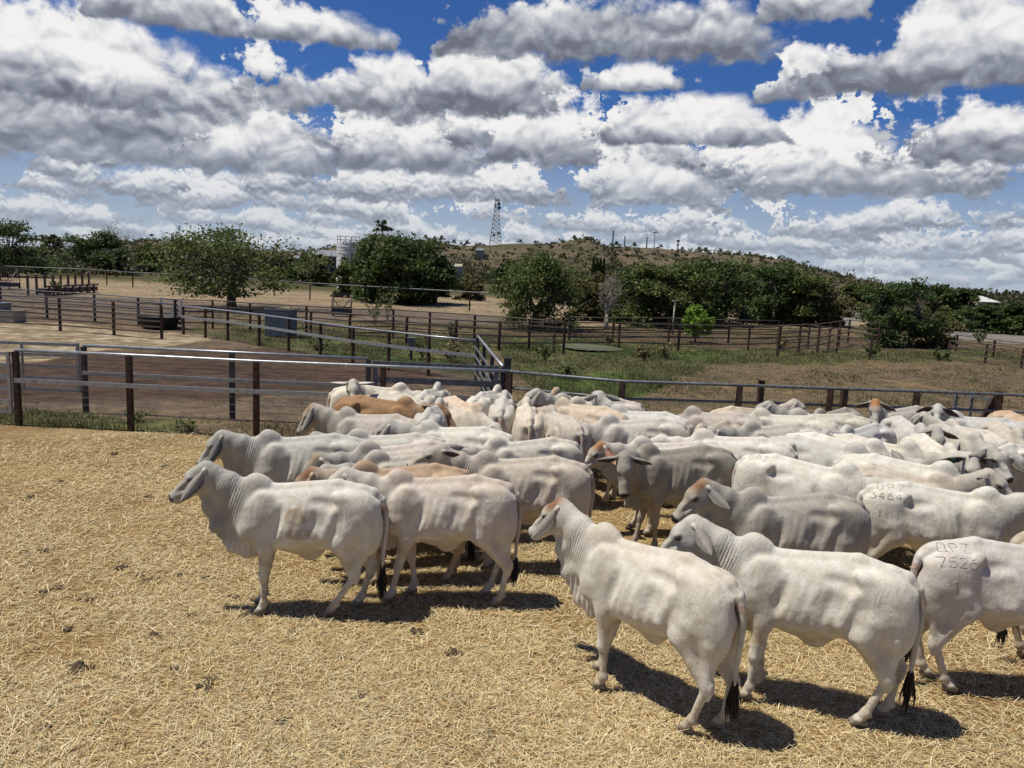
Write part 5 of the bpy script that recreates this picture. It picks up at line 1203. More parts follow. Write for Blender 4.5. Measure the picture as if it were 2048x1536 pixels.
    lay(np.clip(0.55 + 0.45 * sst(z, 0.6, 1.2) + 0.15 * n1, 0, 1), p.get('allcol', (0.36, 0.32, 0.26)), al)
    lay(sst(0.64 - z, -0.06, 0.08) * (np.abs(x) < 0.5) * (z > 0.5), (0.55, 0.42, 0.27), 0.5)
    lay(np.clip(sst(0.95 - z, 0, 0.5) * (0.5 + 0.5 * n2), 0, 1), base * (0.96, 0.88, 0.74), 0.6)
    lay(sst(np.abs(y) * -1 + 0.07, 0, 0.05) * (x < -0.6) * (z < 1.1) * (z > 0.6), (0.42, 0.25, 0.16), 0.6)
    if p.get('patch'):
        q = (V - (0.06, 0.26, 1.03)) / (0.115, 0.3, 0.105); rr = np.sqrt(q[:, 0] ** 2 + q[:, 2] ** 2) * (1 + 0.2 * n2) + 0.12 * vnoise(V * 7, 3); sdm = (y > 0) if p['patch'] > 0 else (y < 0)
        lay(sst(1.08 - rr, 0, 0.25) * sdm * (0.75 + 0.25 * vnoise(V * 9, 4)), (0.36, 0.27, 0.17), 0.85)
        q = (V - (0.03, 0.26, 0.86)) / (0.15, 0.3, 0.07); rr = np.sqrt(q[:, 0] ** 2 + q[:, 2] ** 2) + 0.1 * n2
        lay(sst(1.05 - rr, 0, 0.3) * sdm, (0.42, 0.33, 0.26), 0.6)
    pl = p.get('poll', 0.0)
    pm = np.exp(-(((hl3[:, 0] - 0.03) / 0.11) ** 2 + ((hl3[:, 2] - 0.115) / 0.065) ** 2)) * (hl3[:, 0] > -0.10)
    lay(pm * 1.3, p.get('pollcol', (0.25, 0.13, 0.065)), pl)
    blk = np.array((0.022, 0.019, 0.018))
    mz = sst(hl3[:, 0], 0.415, 0.432) * (hl3[:, 2] > -0.062) * (hl3[:, 2] < 0.034) * (np.abs(hl3[:, 2]) < 0.2)
    lay(mz, blk)
    er = np.maximum(0, 1 - np.linalg.norm((np.stack([hl3[:, 0] - 0.16, np.abs(hl3[:, 1]) - 0.088, hl3[:, 2] - 0.030], 1)) / (0.058, 0.055, 0.034), axis=1))
    lay(sst(er, 0.02, 0.5), blk, 0.95)
    er2 = np.maximum(0, 1 - np.linalg.norm((np.stack([hl3[:, 0] - 0.155, np.abs(hl3[:, 1]) - 0.088, hl3[:, 2] - 0.030], 1)) / (0.06, 0.05, 0.05), axis=1))
    lay(sst(er2, 0.0, 0.9), grey, 0.5)
    lay((z < 0.055) * 1.0, (0.16, 0.125, 0.09), 0.85)          # hooves
    lay((z > 0.055) * sst(0.30 - z, 0, 0.22) * (0.6 + 0.4 * n2), (0.30, 0.23, 0.15), 0.5)
    wr = np.stack([ph, p.get('wrk', 0.45) * neck * np.exp(-((tn - 0.40) / 0.24) ** 2) * np.clip(0.55 + 0.6 * low, 0.05, 1), head], 1)
    return V, F, col, wr, dict(H0=H0, HM=HM, hd=hd, tail=tp, f=f_, l=l_, u=u_)

def coat_material():
    m, t = new_mat('short_coat')
    a = t.add('ShaderNodeAttribute', attribute_name='coat').outputs['Color']
    tc = t.add('ShaderNodeTexCoord').outputs['Object']
    n1 = t.noise(tc, 9.0, 6, 0.62); n2 = t.noise(tc, 55.0, 3, 0.6)
    st = t.v('MULTIPLY', tc, (1.0, 3.0, 1.0))
    c = t.mix(t.mr(n1, 0.35, 0.7), t.mix(1.0, a, (0.80, 0.76, 0.69), 'MULTIPLY'), a)
    c = t.mix(t.m('MULTIPLY', t.mr(n2, 0.5, 0.72), 0.25), c, t.mix(1.0, c, (0.72, 0.66, 0.58), 'MULTIPLY'))
    z = t.add('ShaderNodeSeparateXYZ', {0: tc}).outputs['Z']
    dirt = t.m('MULTIPLY', t.mr(t.noise(tc, 14.0, 4, 0.6), 0.52, 0.66), t.mr(z, 0.85, 0.15))
    c = t.mix(t.m('MULTIPLY', dirt, 0.75), c, (0.28, 0.20, 0.12))
    link(t, c, t.b.inputs['Base Color'])
    t.b.inputs['Roughness'].default_value = 0.62; t.b.inputs['Specular IOR Level'].default_value = 0.22
    t.b.inputs['Sheen Weight'].default_value = 0.12; t.b.inputs['Sheen Roughness'].default_value = 0.5
    wr = t.add('ShaderNodeSeparateXYZ', {0: t.add('ShaderNodeAttribute', attribute_name='wrinkle').outputs['Vector']})
    s1 = t.m('SINE', t.m('ADD', wr.outputs[0], t.m('MULTIPLY', n1, 6.0)))
    wrk = t.m('MULTIPLY', t.m('MULTIPLY', s1, wr.outputs[1]), 0.55)
    # skin creases: stretched noise
    cr = t.m('ADD', t.noise(t.v('MULTIPLY', tc, (20.0, 16.0, 5.0)), 1.0, 4, 0.65, dist=1.2), t.m('MULTIPLY', t.noise(tc, 6.0, 3, 0.6), 1.6))
    fur = t.noise(tc, 190.0, 2, 0.7)
    hgt = t.m('ADD', t.m('ADD', wrk, t.m('MULTIPLY', fur, 0.22)), t.m('MULTIPLY', cr, 0.75))
    b = t.add('ShaderNodeBump', {'Height': hgt, 'Strength': 0.9, 'Distance': 0.012})
    link(t, b.outputs[0], t.b.inputs['Normal'])
    return m
MAT_COAT = coat_material()
MAT_EYE = simple_mat('eye_gloss', (0.012, 0.009, 0.008), rough=0.12, bump=0, spec=0.6)
def ear_material():
    m, t = new_mat('ear_skin')
    a = t.add('ShaderNodeAttribute', attribute_name='coat').outputs['Color']
    tc = t.add('ShaderNodeTexCoord').outputs['Object']
    c = t.mix(t.mr(t.noise(tc, 40.0, 4, 0.6), 0.3, 0.7), t.mix(1.0, a, (0.75, 0.7, 0.65), 'MULTIPLY'), a)
    link(t, c, t.b.inputs['Base Color']); t.b.inputs['Roughness'].default_value = 0.7
    t.b.inputs['Subsurface Weight'].default_value = 0.0
    return m
MAT_EAR = ear_material()
MAT_TUFT = simple_mat('tail_hair', (0.016, 0.013, 0.012), rough=0.55, var=0.5, scale=60, bump=0.6, bscale=220)
MAT_TAGG = simple_mat('green_tag_plastic', (0.02, 0.36, 0.16), rough=0.4, bump=0, var=0.05)
MAT_TAGY = simple_mat('yellow_tag_plastic', (0.75, 0.50, 0.03), rough=0.4, bump=0, var=0.05)
MAT_BRAND = simple_mat('branded_skin', (0.36, 0.335, 0.30), rough=0.8, var=0.4, scale=60, bump=0)

def ear_mesh(root, axis, face, L=0.27, W=0.125, n=9, m=7, droop=0.0, back=(0.5, 0.47, 0.44), inner=(0.13, 0.07, 0.06), rim=None, curl=1.0):
    """a long cupped leaf: root point, pointing direction, opening direction. Two skins, closed rim."""
    axis = np.array(axis, float); axis /= np.linalg.norm(axis)
    face = np.array(face, float); face = face - axis * (face @ axis); face /= np.linalg.norm(face); wid = np.cross(axis, face)
    t = np.linspace(0, 1, n); prof = np.interp(t, [0, 0.08, 0.25, 0.5, 0.75, 0.92, 1], [0.34, 0.45, 0.82, 1.0, 0.72, 0.34, 0.06])
    V = []; col = []
    for sk in (0, 1):
        for i in range(n):
            for j in range(m):
                s = (j / (m - 1)) * 2 - 1
                cup = (s * s) * (0.50 - 0.30 * t[i]) * prof[i] * W * curl
                P = np.array(root) + axis * (t[i] * L) + wid * (s * prof[i] * W * 0.5 * (0.86 if t[i] < 0.2 else 1)) + face * (cup + (0.0 if sk else -0.009 * (1 - abs(s) ** 4) * (1 - t[i] * 0.5)))
                P = P + np.array((0, 0, -1.0)) * droop * t[i] ** 2 * L
                V.append(P)
                c = np.array(back) if sk == 0 else np.array(inner) * (1 + 0.9 * (t[i] > 0.55) * (1 - abs(s)))
                if rim is not None and abs(s) > 0.9: c = np.array(rim)
                col.append(c)
    V = np.array(V); col = np.array(col); F = []
    g = lambda k, i, j: k * n * m + i * m + j
    for i in range(n - 1):
        for j in range(m - 1):
            F.append((g(0, i, j), g(0, i + 1, j), g(0, i + 1, j + 1), g(0, i, j + 1)))
            F.append((g(1, i, j), g(1, i, j + 1), g(1, i + 1, j + 1), g(1, i + 1, j)))
        F.append((g(0, i, 0), g(1, i, 0), g(1, i + 1, 0), g(0, i + 1, 0)))
        F.append((g(0, i, m - 1), g(0, i + 1, m - 1), g(1, i + 1, m - 1), g(1, i, m - 1)))
    return V, np.array(F), col

def make_cow(p, loc, rz, scale=1.0, h=0.013):
    """one animal: body (with eyes, ears and tail stem in the same mesh), tail tuft, tags and brand as children"""
    V, F, col, wr, I = cow_body(p, h)
    hd, f_, l_, u_ = I['hd'], I['f'], I['l'], I['u']
    Vs, Fs, Cs, Ws, Ms = [V], [F], [col], [wr], [np.zeros(len(F), int)]
    off = len(V)
    def addp(v, f, c, mi):
        nonlocal off
        Vs.append(v); Cs.append(c if np.ndim(c) == 2 else np.tile(np.array(c, float), (len(v), 1))); Ws.append(np.zeros((len(v), 3)))
        Fs.append(np.asarray(f) + off); Ms.append(np.full(len(f), mi)); off += len(v)
    base = np.array(p.get('coat', (0.80, 0.765, 0.70)))
    # eyes
    for sg in (1, -1):
        mb = MB(); mb.sphere((0, 0, 0), 0.0165, 12, 9); ev, ef = mb.data()
        ev = ev + hd(0.160, 0.0845 * sg, 0.031)
        for f in ef: addp(ev, f, (0.01, 0.01, 0.01), 1)
        # upper lid
    # ears
    e = p.get('ears', ((-0.15, 1.0, -0.75), (-0.15, 1.0, -0.75)))     # head-space directions (forward, outward, up) for left, right
    ecol = p.get('earcol', (0.27, 0.255, 0.225)); ein = p.get('earin', (0.10, 0.055, 0.045))
    eo = []
    for sg, dv in ((1, e[0]), (-1, e[1])):
        ax = f_ * dv[0] + l_ * dv[1] * sg + u_ * dv[2]
        fc = p.get('earface', (0.85, 0.35, -0.45)) if sg == 1 else p.get('earface_r', p.get('earface', (0.85, 0.35, -0.45)))
        fcv = f_ * fc[0] + l_ * fc[1] * sg + u_ * fc[2]
        rt = hd(-0.02, 0.080 * sg, 0.050)
        v, f, c = ear_mesh(rt, ax, fcv, L=p.get('earlen', 0.29), back=np.array(ecol), inner=np.array(ein), droop=p.get('droop', 0.15), rim=p.get('rim', (0.10, 0.09, 0.08)))
        addp(v, f, c, 2); eo.append((v, f))
        mb = MB(); mb.tube([hd(-0.01, 0.045 * sg, 0.03), rt, rt + ax / np.linalg.norm(ax) * 0.03, rt + ax / np.linalg.norm(ax) * 0.055], [0.032, 0.027, 0.020, 0.004], 10); tv, tf = mb.data()
        for q in tf: addp(tv, q, base * 0.8, 0)
    # tail stem
    tp = I['tail'][3:]; r = np.interp(np.arange(len(tp)), [0, len(tp) - 1], [0.029, 0.014])
    # refine with interpolation
    tt = np.linspace(0, len(tp) - 1, 14); P = np.stack([np.interp(tt, np.arange(len(tp)), tp[:, k]) for k in range(3)], 1)
    for _ in range(3): P[1:-1] = (P[:-2] + 2 * P[1:-1] + P[2:]) / 4
    mb = MB(); mb.tube(P, np.interp(tt, np.arange(len(tp)), r), 10); tv, tf = mb.data()
    tcol = p.get('tailcol', base * 0.86)
    for q in tf: addp(tv, q, tcol, 0)
    Va = np.concatenate(Vs); quads = [f for f in Fs if f.shape[1] == 4]; tris = [f for f in Fs if f.shape[1] == 3]
    mi = np.concatenate([m for f, m in zip(Fs, Ms) if f.shape[1] == 4] + [m for f, m in zip(Fs, Ms) if f.shape[1] == 3])
    Cc = np.concatenate(Cs); Cc = np.concatenate([np.clip(Cc, 0, 1), np.ones((len(Cc), 1))], 1)
    me = mesh_np('cow', Va, [np.concatenate(quads)] + ([np.concatenate(tris)] if tris else []), [MAT_COAT, MAT_EYE, MAT_EAR], mi, True,
                 {'coat': ('FLOAT_COLOR', Cc), 'wrinkle': ('FLOAT_VECTOR', np.concatenate(Ws))})
    ob = bpy.data.objects.new('cow', me); C.objects.link(ob)
    ob.location = tuple(loc); ob.rotation_euler = (0, 0, rz); ob.scale = (scale,) * 3
    # tail tuft: strands
    if p.get('tuft', True):
        rg = np.random.default_rng(p.get('seed', 0) + 3); mb = MB(); e0 = P[-3]
        for i in range(46 if h < 0.018 else 14):
            a = rg.uniform(0, 6.28); rr = rg.uniform(0, 1) ** 0.5; s0 = e0 + np.array((math.cos(a) * 0.012 * rr, math.sin(a) * 0.012 * rr, rg.uniform(-0.03, 0.03)))
            Lt = rg.uniform(0.20, 0.34); b0 = np.array((math.cos(a), math.sin(a), 0)) * rr
            w = rg.normal(0, 0.010, 3)
            mb.tube([s0, s0 + b0 * 0.022 + (0, 0, -Lt * 0.35), s0 + b0 * 0.030 + w + (0, 0, -Lt * 0.7), s0 + b0 * 0.016 + w * 1.6 + (0, 0, -Lt)], [0.006, 0.0075, 0.006, 0.001], 4, cap=False)
        mb.build('tail_tuft', MAT_TUFT, ob, smooth=True)
    # ear tags
    for (sg, colr) in p.get('tags', ()):
        v, f = eo[0 if sg == 1 else 1]; n, m = 9, 7
        q = v[n * m + 4 * m + 3]; q2 = v[n * m + 6 * m + 3]; ax = (q2 - q) / np.linalg.norm(q2 - q)
        wd = v[n * m + 4 * m + 5] - v[n * m + 4 * m + 1]; wd /= np.linalg.norm(wd); nn = np.cross(ax, wd)
        nn = nn if nn @ (v[n * m + 4 * m + 3] - v[4 * m + 3]) > 0 else -nn
        mb = MB(); R = np.stack([ax, wd, nn], 1); mb.box(q + nn * 0.012, (0.058, 0.05, 0.004), R=R); mb.box(q + nn * 0.005 - ax * 0.012, (0.016, 0.016, 0.02), R=R)
        mb.build('ear_tag', MAT_TAGG if colr == 'g' else MAT_TAGY, ob)
    if p.get('brand'): brand_marks(ob, Va, F, p['brand'])
    return ob

FONT = {  # strokes on a 4 x 6 grid
    'Q': [[(1, 0), (0, 1), (0, 5), (1, 6), (3, 6), (4, 5), (4, 1), (3, 0), (1, 0)], [(2.3, 1.8), (4.4, -0.4)]],
    'P': [[(0, 0), (0, 6), (3, 6), (4, 5), (4, 4), (3, 3), (0, 3)]],
    'Z': [[(0, 6), (4, 6), (0, 0), (4, 0)]],
    '1': [[(1, 5), (2, 6), (2, 0)], [(1, 0), (3, 0)]],
    '2': [[(0, 5), (1, 6), (3, 6), (4, 5), (4, 4), (0, 0), (4, 0)]],
    '3': [[(0, 6), (4, 6), (2, 3.6), (3.4, 3.4), (4, 2.4), (4, 1), (3, 0), (1, 0), (0, 1)]],
    '4': [[(3, 0), (3, 6), (0, 1.8), (4, 1.8)]],
    '5': [[(4, 6), (0.4, 6), (0, 3.4), (2.8, 3.6), (4, 2.6), (4, 1), (3, 0), (1, 0), (0, 0.8)]],
    '6': [[(3.4, 6), (1, 4.4), (0, 2.4), (0, 1), (1, 0), (3, 0), (4, 1), (4, 2.4), (3, 3.4), (1, 3.4), (0, 2.4)]],
    '7': [[(0, 6), (4, 6), (1.6, 0)]]}
def brand_marks(ob, V, F, spec):
    """characters burnt into the hide of the rump: thin strokes that follow the skin"""
    bv = BVHTree.FromPolygons([tuple(v) for v in V], [tuple(int(i) for i in f) for f in F])
    sg = spec['side']                      # +1 left flank, -1 right flank
    for (txt, x0, z0, sz, gap) in spec['rows']:
        mb = MB()
        for ci, ch in enumerate(txt):
            for st in FONT[ch]:
                pts = []
                for (a, b) in zip(st[:-1], st[1:]):
                    for k in range(5):
                        pts.append((a[0] + (b[0] - a[0]) * k / 5, a[1] + (b[1] - a[1]) * k / 5))
                pts.append(st[-1]); W = []
                for (u, v) in pts:
                    # reading direction: viewed from the animal's own right side forward is to the right
                    xx = x0 + sg * -1 * ((u / 4.0) * sz * 0.66 + ci * gap); zz = z0 + v / 6.0 * sz
                    hit = bv.ray_cast(Vector((xx, sg * 0.9 * 0.8, zz + 0.30)), Vector((0, -sg * 0.92, -0.38)).normalized())
                    if hit[0] is not None: W.append(np.array(hit[0]) + np.array(hit[1]) * 0.0005)
                if len(W) > 1: mb.tube(W, 0.0042 * (0.8 + 0.4 * ((ci * 7 + len(W)) % 3) / 2), 5)
        if mb.n: mb.build('brand_mark', MAT_BRAND, ob, smooth=True)
# ------------------------------------------------------------------ the herd
HUMP_X, TAIL_X, HUMP_Z, TAIL_Z = 0.50, -0.62, 1.385, 1.285
def cow_at(hump=None, tail=None, head=None, s=1.0):
    """location and heading of an animal from where its hump and tail head were seen"""
    A = on_z(hump[0], hump[1], HUMP_Z * s) if hump else None
    B = on_z(tail[0], tail[1], TAIL_Z * s) if tail else None
    if A is not None and B is not None:
        d = A - B; rz = math.atan2(d[1], d[0]); r = np.hypot(d[0], d[1]) / ((HUMP_X - TAIL_X) * s)
        if head is not None: rz = rad(head)
        u = np.array((math.cos(rz), math.sin(rz))); mid = (A[:2] + B[:2]) / 2 - u * (HUMP_X + TAIL_X) / 2 * s
        return (mid[0], mid[1], 0.0), rz, r
    rz = rad(head); u = np.array((math.cos(rz), math.sin(rz)))
    p = (A[:2] - u * HUMP_X * s) if A is not None else (B[:2] - u * TAIL_X * s)
    return (p[0], p[1], 0.0), rz, 1.0

WHITE = (0.67, 0.65, 0.575); CREAM = (0.63, 0.56, 0.455); GREYC = (0.48, 0.455, 0.41); DUST = (0.66, 0.62, 0.56)
EDOWN = dict(ears=((0.92, 0.42, -0.34), (0.92, 0.42, -0.34)), earface=(0.1, -1.0, -0.35), droop=0.10, earlen=0.34)     # hanging beside the jaw
EBACK = dict(ears=((-0.10, 0.55, -0.85), (-0.10, 0.55, -0.85)), earface=(0.3, -0.8, -0.3), droop=0.05)      # swept back
EOUT = dict(ears=((0.12, 1.0, -0.33), (0.12, 1.0, -0.33)), earface=(0.9, 0.1, -0.1), droop=0.15)          # held out sideways
LOW = dict(neck_pitch=-4, head_pitch=-50)
# hump pixel, tail-head pixel, heading (degrees, 180 = towards the left of the picture), scale, label, pose
H = [
 # --- the near animals
 ((520, 946), (737, 972), None, 1.00, 'white cow with a round brown patch on its flank, front left',
  dict(EDOWN, coat=WHITE, grey=0.80, step=(-0.01, 0.05, 0.30, 0.06), neck_pitch=35, head_pitch=-33, tail=0.02, seed=1, patch=1, wrk=1.0)),
 ((790, 941), (1018, 968), None, 1.00, 'pale cow with a tan back striding behind the rump of the front left cow',
  dict(EBACK, coat=(0.65, 0.60, 0.53), grey=0.35, tan=0.35, step=(0.12, -0.10, -0.02, 0.10), neck_pitch=22, head_pitch=-40, tail=-0.03, seed=2)),
 ((1213, 1048), (1452, 1150), None, 1.00, 'white cow with a brown forehead standing nearest to the camera',
  dict(EDOWN, coat=WHITE, grey=0.36, tan=0.28, poll=1.0, step=(-0.06, 0.12, 0.10, -0.05), neck_pitch=34, head_pitch=-36, head_yaw=4, tail=-0.02, seed=3)),
 ((1517, 1070), (1800, 1140), None, 1.00, 'clean white cow right beside the nearest cow, its nose behind her back',
  dict(EBACK, coat=WHITE, grey=0.42, step=(0.02, -0.05, 0.14, -0.05), neck_pitch=32, head_pitch=-42, seed=4)),
 (None, (1872, 1086), -4, 1.00, 'white cow branded 7526 on the rump, cut off by the edge of the photo',
  dict(EDOWN, coat=(0.64, 0.61, 0.56), grey=0.25, step=(0.0, 0.05, 0.05, 0.14), seed=5, tail=-0.02,
       brand=dict(side=-1, rows=[('QPZ', -0.63, 1.20, 0.085, 0.090), ('7526', -0.67, 1.065, 0.085, 0.082), ('1', -0.55, 0.86, 0.08, 0.08)]))),
 ((1504, 977), (1712, 1000), None, 1.00, 'grey-brown cow with a brown forehead beyond the clean white cow',
  dict(EBACK, coat=(0.57, 0.54, 0.50), grey=0.35, allover=0.75, allcol=(0.36, 0.335, 0.275), poll=0.8, neck_pitch=33, head_pitch=-42, seed=6)),
 ((1967, 978), (1762, 966), -16, 1.00, 'white cow branded 3464 with ribs showing, at the right side of the herd',
  dict(EDOWN, coat=WHITE, grey=0.28, ribs=0.9, neck_pitch=26, step=(0.0, 0.06, 0.1, -0.02), seed=7,
       brand=dict(side=-1, rows=[('QPZ', -0.60, 1.215, 0.085, 0.105), ('3464', -0.68, 1.10, 0.078, 0.084), ('1', -0.60, 0.90, 0.07, 0.08)]))),
 ((540, 851), (735, 868), None, 1.00, 'white cow with a dark grey ear, foremost of the animals by the left fence',
  dict(EDOWN, coat=WHITE, grey=0.38, earcol=(0.14, 0.135, 0.13), neck_pitch=22, head_pitch=-44, seed=8, step=(0.02, 0.05, 0.0, 0.1))),
 ((728, 913), (935, 930), None, 0.97, 'tan-backed cow with a red-brown head between the two walking pale cows',
  dict(EDOWN, coat=(0.57, 0.45, 0.33), grey=0.35, allover=0.3, allcol=(0.40, 0.27, 0.16), poll=1.0, tan=0.5, neck_pitch=14, head_pitch=-42, earcol=(0.33, 0.20, 0.13), seed=9)),
 ((965, 904), (1162, 928), None, 1.00, 'dusty grey cow holding up its head with one dark ear spread',
  dict(coat=(0.62, 0.57, 0.50), grey=0.35, allover=0.30, allcol=(0.44, 0.39, 0.31), neck_pitch=27, neck_yaw=-4, head_pitch=-20, head_yaw=2, seed=10,
       ears=((-0.85, 0.7, 0.05), (-0.85, 0.7, -0.10)), earface=(0.1, 0.9, -0.5), earin=(0.05, 0.03, 0.025), droop=0.25)),
 ((1320, 873), (1455, 886), None, 1.00, 'grey cow facing the camera with a green tag in its ear',
  dict(coat=GREYC, grey=0.35, allover=0.72, allcol=(0.27, 0.25, 0.20), neck_yaw=38, neck_pitch=22, head_yaw=38, head_pitch=-62, seed=11, step=(-0.05, 0.12, 0.05, -0.1),
       ears=((0.0, 1.0, -0.30), (-0.1, 0.9, -0.5)), earface=(0.95, 0.1, 0.1), tags=((1, 'g'),), droop=0.2, earin=(0.08, 0.05, 0.04))),
 ((1632, 908), (1500, 893), -33, 1.02, 'large white cow with protruding hip and ribs behind the grey cow',
  dict(EBACK, coat=WHITE, grey=0.2, ribs=0.8, neck_pitch=12, neck_yaw=0, head_pitch=-40, seed=12, brand=dict(side=-1, rows=[('QPZ', -0.60, 1.22, 0.07, 0.09)]))),
 (None, (1690, 932), -31, 0.96, 'cream cow branded 3573 behind the one branded 3464',
  dict(coat=CREAM, grey=0.22, tan=0.12, neck_pitch=38, neck_yaw=6, head_yaw=-12, head_pitch=-34, seed=13, ears=((-0.25, 1.0, 0.0), (-0.3, 1, 0.0)), earface=(0.8, 0.1, -0.6),
       brand=dict(side=-1, rows=[('QPZ', -0.58, 1.21, 0.075, 0.09), ('3573', -0.62, 1.09, 0.075, 0.085), ('1', -0.58, 0.90, 0.07, 0.08)]))),
 # --- left middle
 ((741, 854), (885, 872), None, 0.96, 'white cow with a grey neck and small dark hip hollow, middle of the left rows',
  dict(EDOWN, coat=WHITE, grey=0.6, neck_pitch=16, head_pitch=-46, seed=14)),
 ((746, 884), (900, 893), None, 0.98, 'grey-necked cow with an olive brown forehead and one ear laid back',
  dict(EBACK, coat=(0.64, 0.59, 0.53), grey=0.7, poll=0.8, pollcol=(0.30, 0.24, 0.14), neck_pitch=8, head_pitch=-44, seed=15)),
 ((765, 905), (915, 915), None, 0.97, 'white cow with its head lowered behind the tan-backed cow',
  dict(EDOWN, coat=WHITE, grey=0.5, neck_pitch=6, head_pitch=-45, seed=16)),
 ((871, 825), (1008, 850), None, 1.00, 'white cow with a heavily creased grey neck in the middle of the left rows',
  dict(EDOWN, coat=WHITE, grey=0.62, neck_pitch=16, head_pitch=-36, seed=17)),
 ((760, 806), (870, 830), None, 1.00, 'grey cow with a tan forehead in front of the cream white rump by the fence',
  dict(EDOWN, coat=(0.57, 0.52, 0.45), grey=0.6, allover=0.3, poll=0.9, pollcol=(0.36, 0.25, 0.16), neck_pitch=24, head_pitch=-50, head_yaw=10, seed=18)),
 ((866, 793), (768, 797), None, 1.00, 'red-brown cow facing right with black ears, behind the creased white cow',
  dict(coat=(0.36, 0.20, 0.08), grey=0.25, allover=0.6, allcol=(0.34, 0.20, 0.10), poll=1.0, neck_pitch=14, head_pitch=-38, head_yaw=-8, seed=19, earcol=(0.03, 0.025, 0.02), earin=(0.02, 0.02, 0.02), ears=((-0.7, 0.8, -0.1), (-0.7, 0.8, -0.1)))),
 (None, (678, 776), 12, 1.00, 'cream white cow with its rump to the left fence and its face to the camera',
  dict(coat=(0.69, 0.65, 0.55), grey=0.15, neck_yaw=-35, neck_pitch=10, head_yaw=-50, head_pitch=-58, seed=20, step=(0, 0, -0.16, 0.04), ears=((0, 1, -0.2), (0, 1, -0.2)), earface=(0.9, 0, 0.3), earin=(0.06, 0.04, 0.03))),
 ((800, 772), (850, 790), None, 1.00, 'white cow raising its head above its neighbours, looking back over its side',
  dict(coat=WHITE, grey=0.10, neck_yaw=75, neck_pitch=50, head_yaw=55, head_pitch=-42, neck_len=0.46, seed=21, ears=((-0.1, 1, 0.15), (-0.1, 1, 0.1)), earface=(0.8, 0, -0.5), earcol=(0.66, 0.63, 0.58))),
 (None, (872, 790), 80, 0.98, 'white rump showing above the red-brown cow, under the far gate', dict(EBACK, coat=WHITE, grey=0.2, seed=22, **LOW)),
 ((985, 790), (942, 788), None, 0.98, 'cow with an orange-tan rump just below the gate end', dict(EBACK, coat=(0.67, 0.61, 0.51), tan=0.7, tancol=(0.52, 0.30, 0.14), grey=0.2, seed=23, **LOW)),
 (None, (918, 814), 84, 1.0, 'white cow seen from behind, leftmost of the row of rumps', dict(EBACK, coat=WHITE, grey=0.22, seed=24, **LOW)),
 (None, (982, 790), 70, 0.98, 'white back behind the row of rumps, below the fence corner', dict(EBACK, coat=WHITE, grey=0.2, seed=25, **LOW)),
 (None, (979, 810), 88, 1.0, 'white cow seen from behind, second of the row of rumps', dict(EBACK, coat=(0.65, 0.63, 0.59), grey=0.25, seed=26, **LOW)),
 (None, (1032, 797), 60, 0.98, 'tan-backed cow mostly hidden behind the cream rump', dict(EBACK, coat=(0.58, 0.51, 0.41), tan=0.6, grey=0.3, seed=27, **LOW)),
 (None, (1041, 818), 92, 1.02, 'cream cow seen straight from behind with its tail hanging down the middle', dict(EBACK, coat=CREAM, grey=0.12, seed=28, **LOW)),
 (None, (1122, 838), 110, 0.97, 'cream cow seen from behind, between the cream rump and the big brown-stained one', dict(EBACK, coat=(0.65, 0.58, 0.50), grey=0.15, seed=29, **LOW)),
 (None, (1195, 828), 140, 1.03, 'big cream cow with brown-stained hind legs, its rump to the camera', dict(EBACK, coat=(0.62, 0.54, 0.44), grey=0.2, allover=0.25, allcol=(0.55, 0.38, 0.24), seed=30, **LOW)),
 ((1024, 868), (1105, 880), None, 0.97, 'small white cow curling its neck behind the dusty grey cow',
  dict(EDOWN, coat=WHITE, grey=0.45, neck_yaw=15, neck_pitch=10, head_yaw=10, head_pitch=-35, seed=31)),
 ((1125, 790), (1180, 800), None, 1.0, 'white cow facing left with its nose lifted just below the long fence',
  dict(EDOWN, coat=WHITE, grey=0.15, neck_pitch=32, head_pitch=-26, seed=32)),
 ((1118, 796), (1226, 808), None, 1.0, 'cream-white cow standing side-on along the fence, behind the big cream cow', dict(EBACK, coat=(0.65, 0.60, 0.54), grey=0.25, tan=0.12, seed=33, **LOW)),
 ((1262, 812), (1345, 834), 152, 0.98, 'white cow with raised head and a green tag seen from behind by the fence',
  dict(coat=(0.65, 0.63, 0.58), grey=0.2, neck_pitch=42, neck_yaw=-12, head_pitch=-8, head_yaw=-30, seed=34, ears=((-0.3, 1, -0.1), (-0.3, 1, -0.2)), tags=((1, 'g'),))),
 ((1235, 838), (1345, 855), None, 1.0, 'white cow standing with its chest towards the gap before the grey cow', dict(EBACK, coat=(0.69, 0.65, 0.57), grey=0.1, neck_pitch=4, head_pitch=-45, seed=35)),
 ((1345, 868), (1440, 880), 178, 0.96, 'cow with an orange forehead and pink ear peeping beside the grey cow',
  dict(coat=(0.64, 0.60, 0.55), grey=0.35, poll=1.0, pollcol=(0.33, 0.18, 0.085), neck_pitch=12, neck_yaw=8, head_yaw=10, head_pitch=-38, seed=36, ears=((0.1, 0.8, -0.7), (0.1, 0.8, -0.7)), earface=(0.2, 1, 0), earin=(0.35, 0.17, 0.13))),
 # --- centre and right
 ((1484, 843), (1612, 856), None, 1.0, 'white cow with a grey neck just above the back of the large white cow', dict(EDOWN, coat=WHITE, grey=0.55, neck_pitch=14, head_pitch=-44, seed=37)),
 ((1419, 857), (1575, 888), None, 1.0, 'white cow laying its chin over the back of the grey cow', dict(EBACK, coat=(0.69, 0.66, 0.60), grey=0.10, neck_pitch=4, head_pitch=-30, seed=38)),
 ((1395, 853), (1450, 852), None, 0.97, 'cream-backed cow half hidden beyond the grey cow', dict(EBACK, coat=CREAM, tan=0.3, grey=0.1, seed=39, **LOW)),
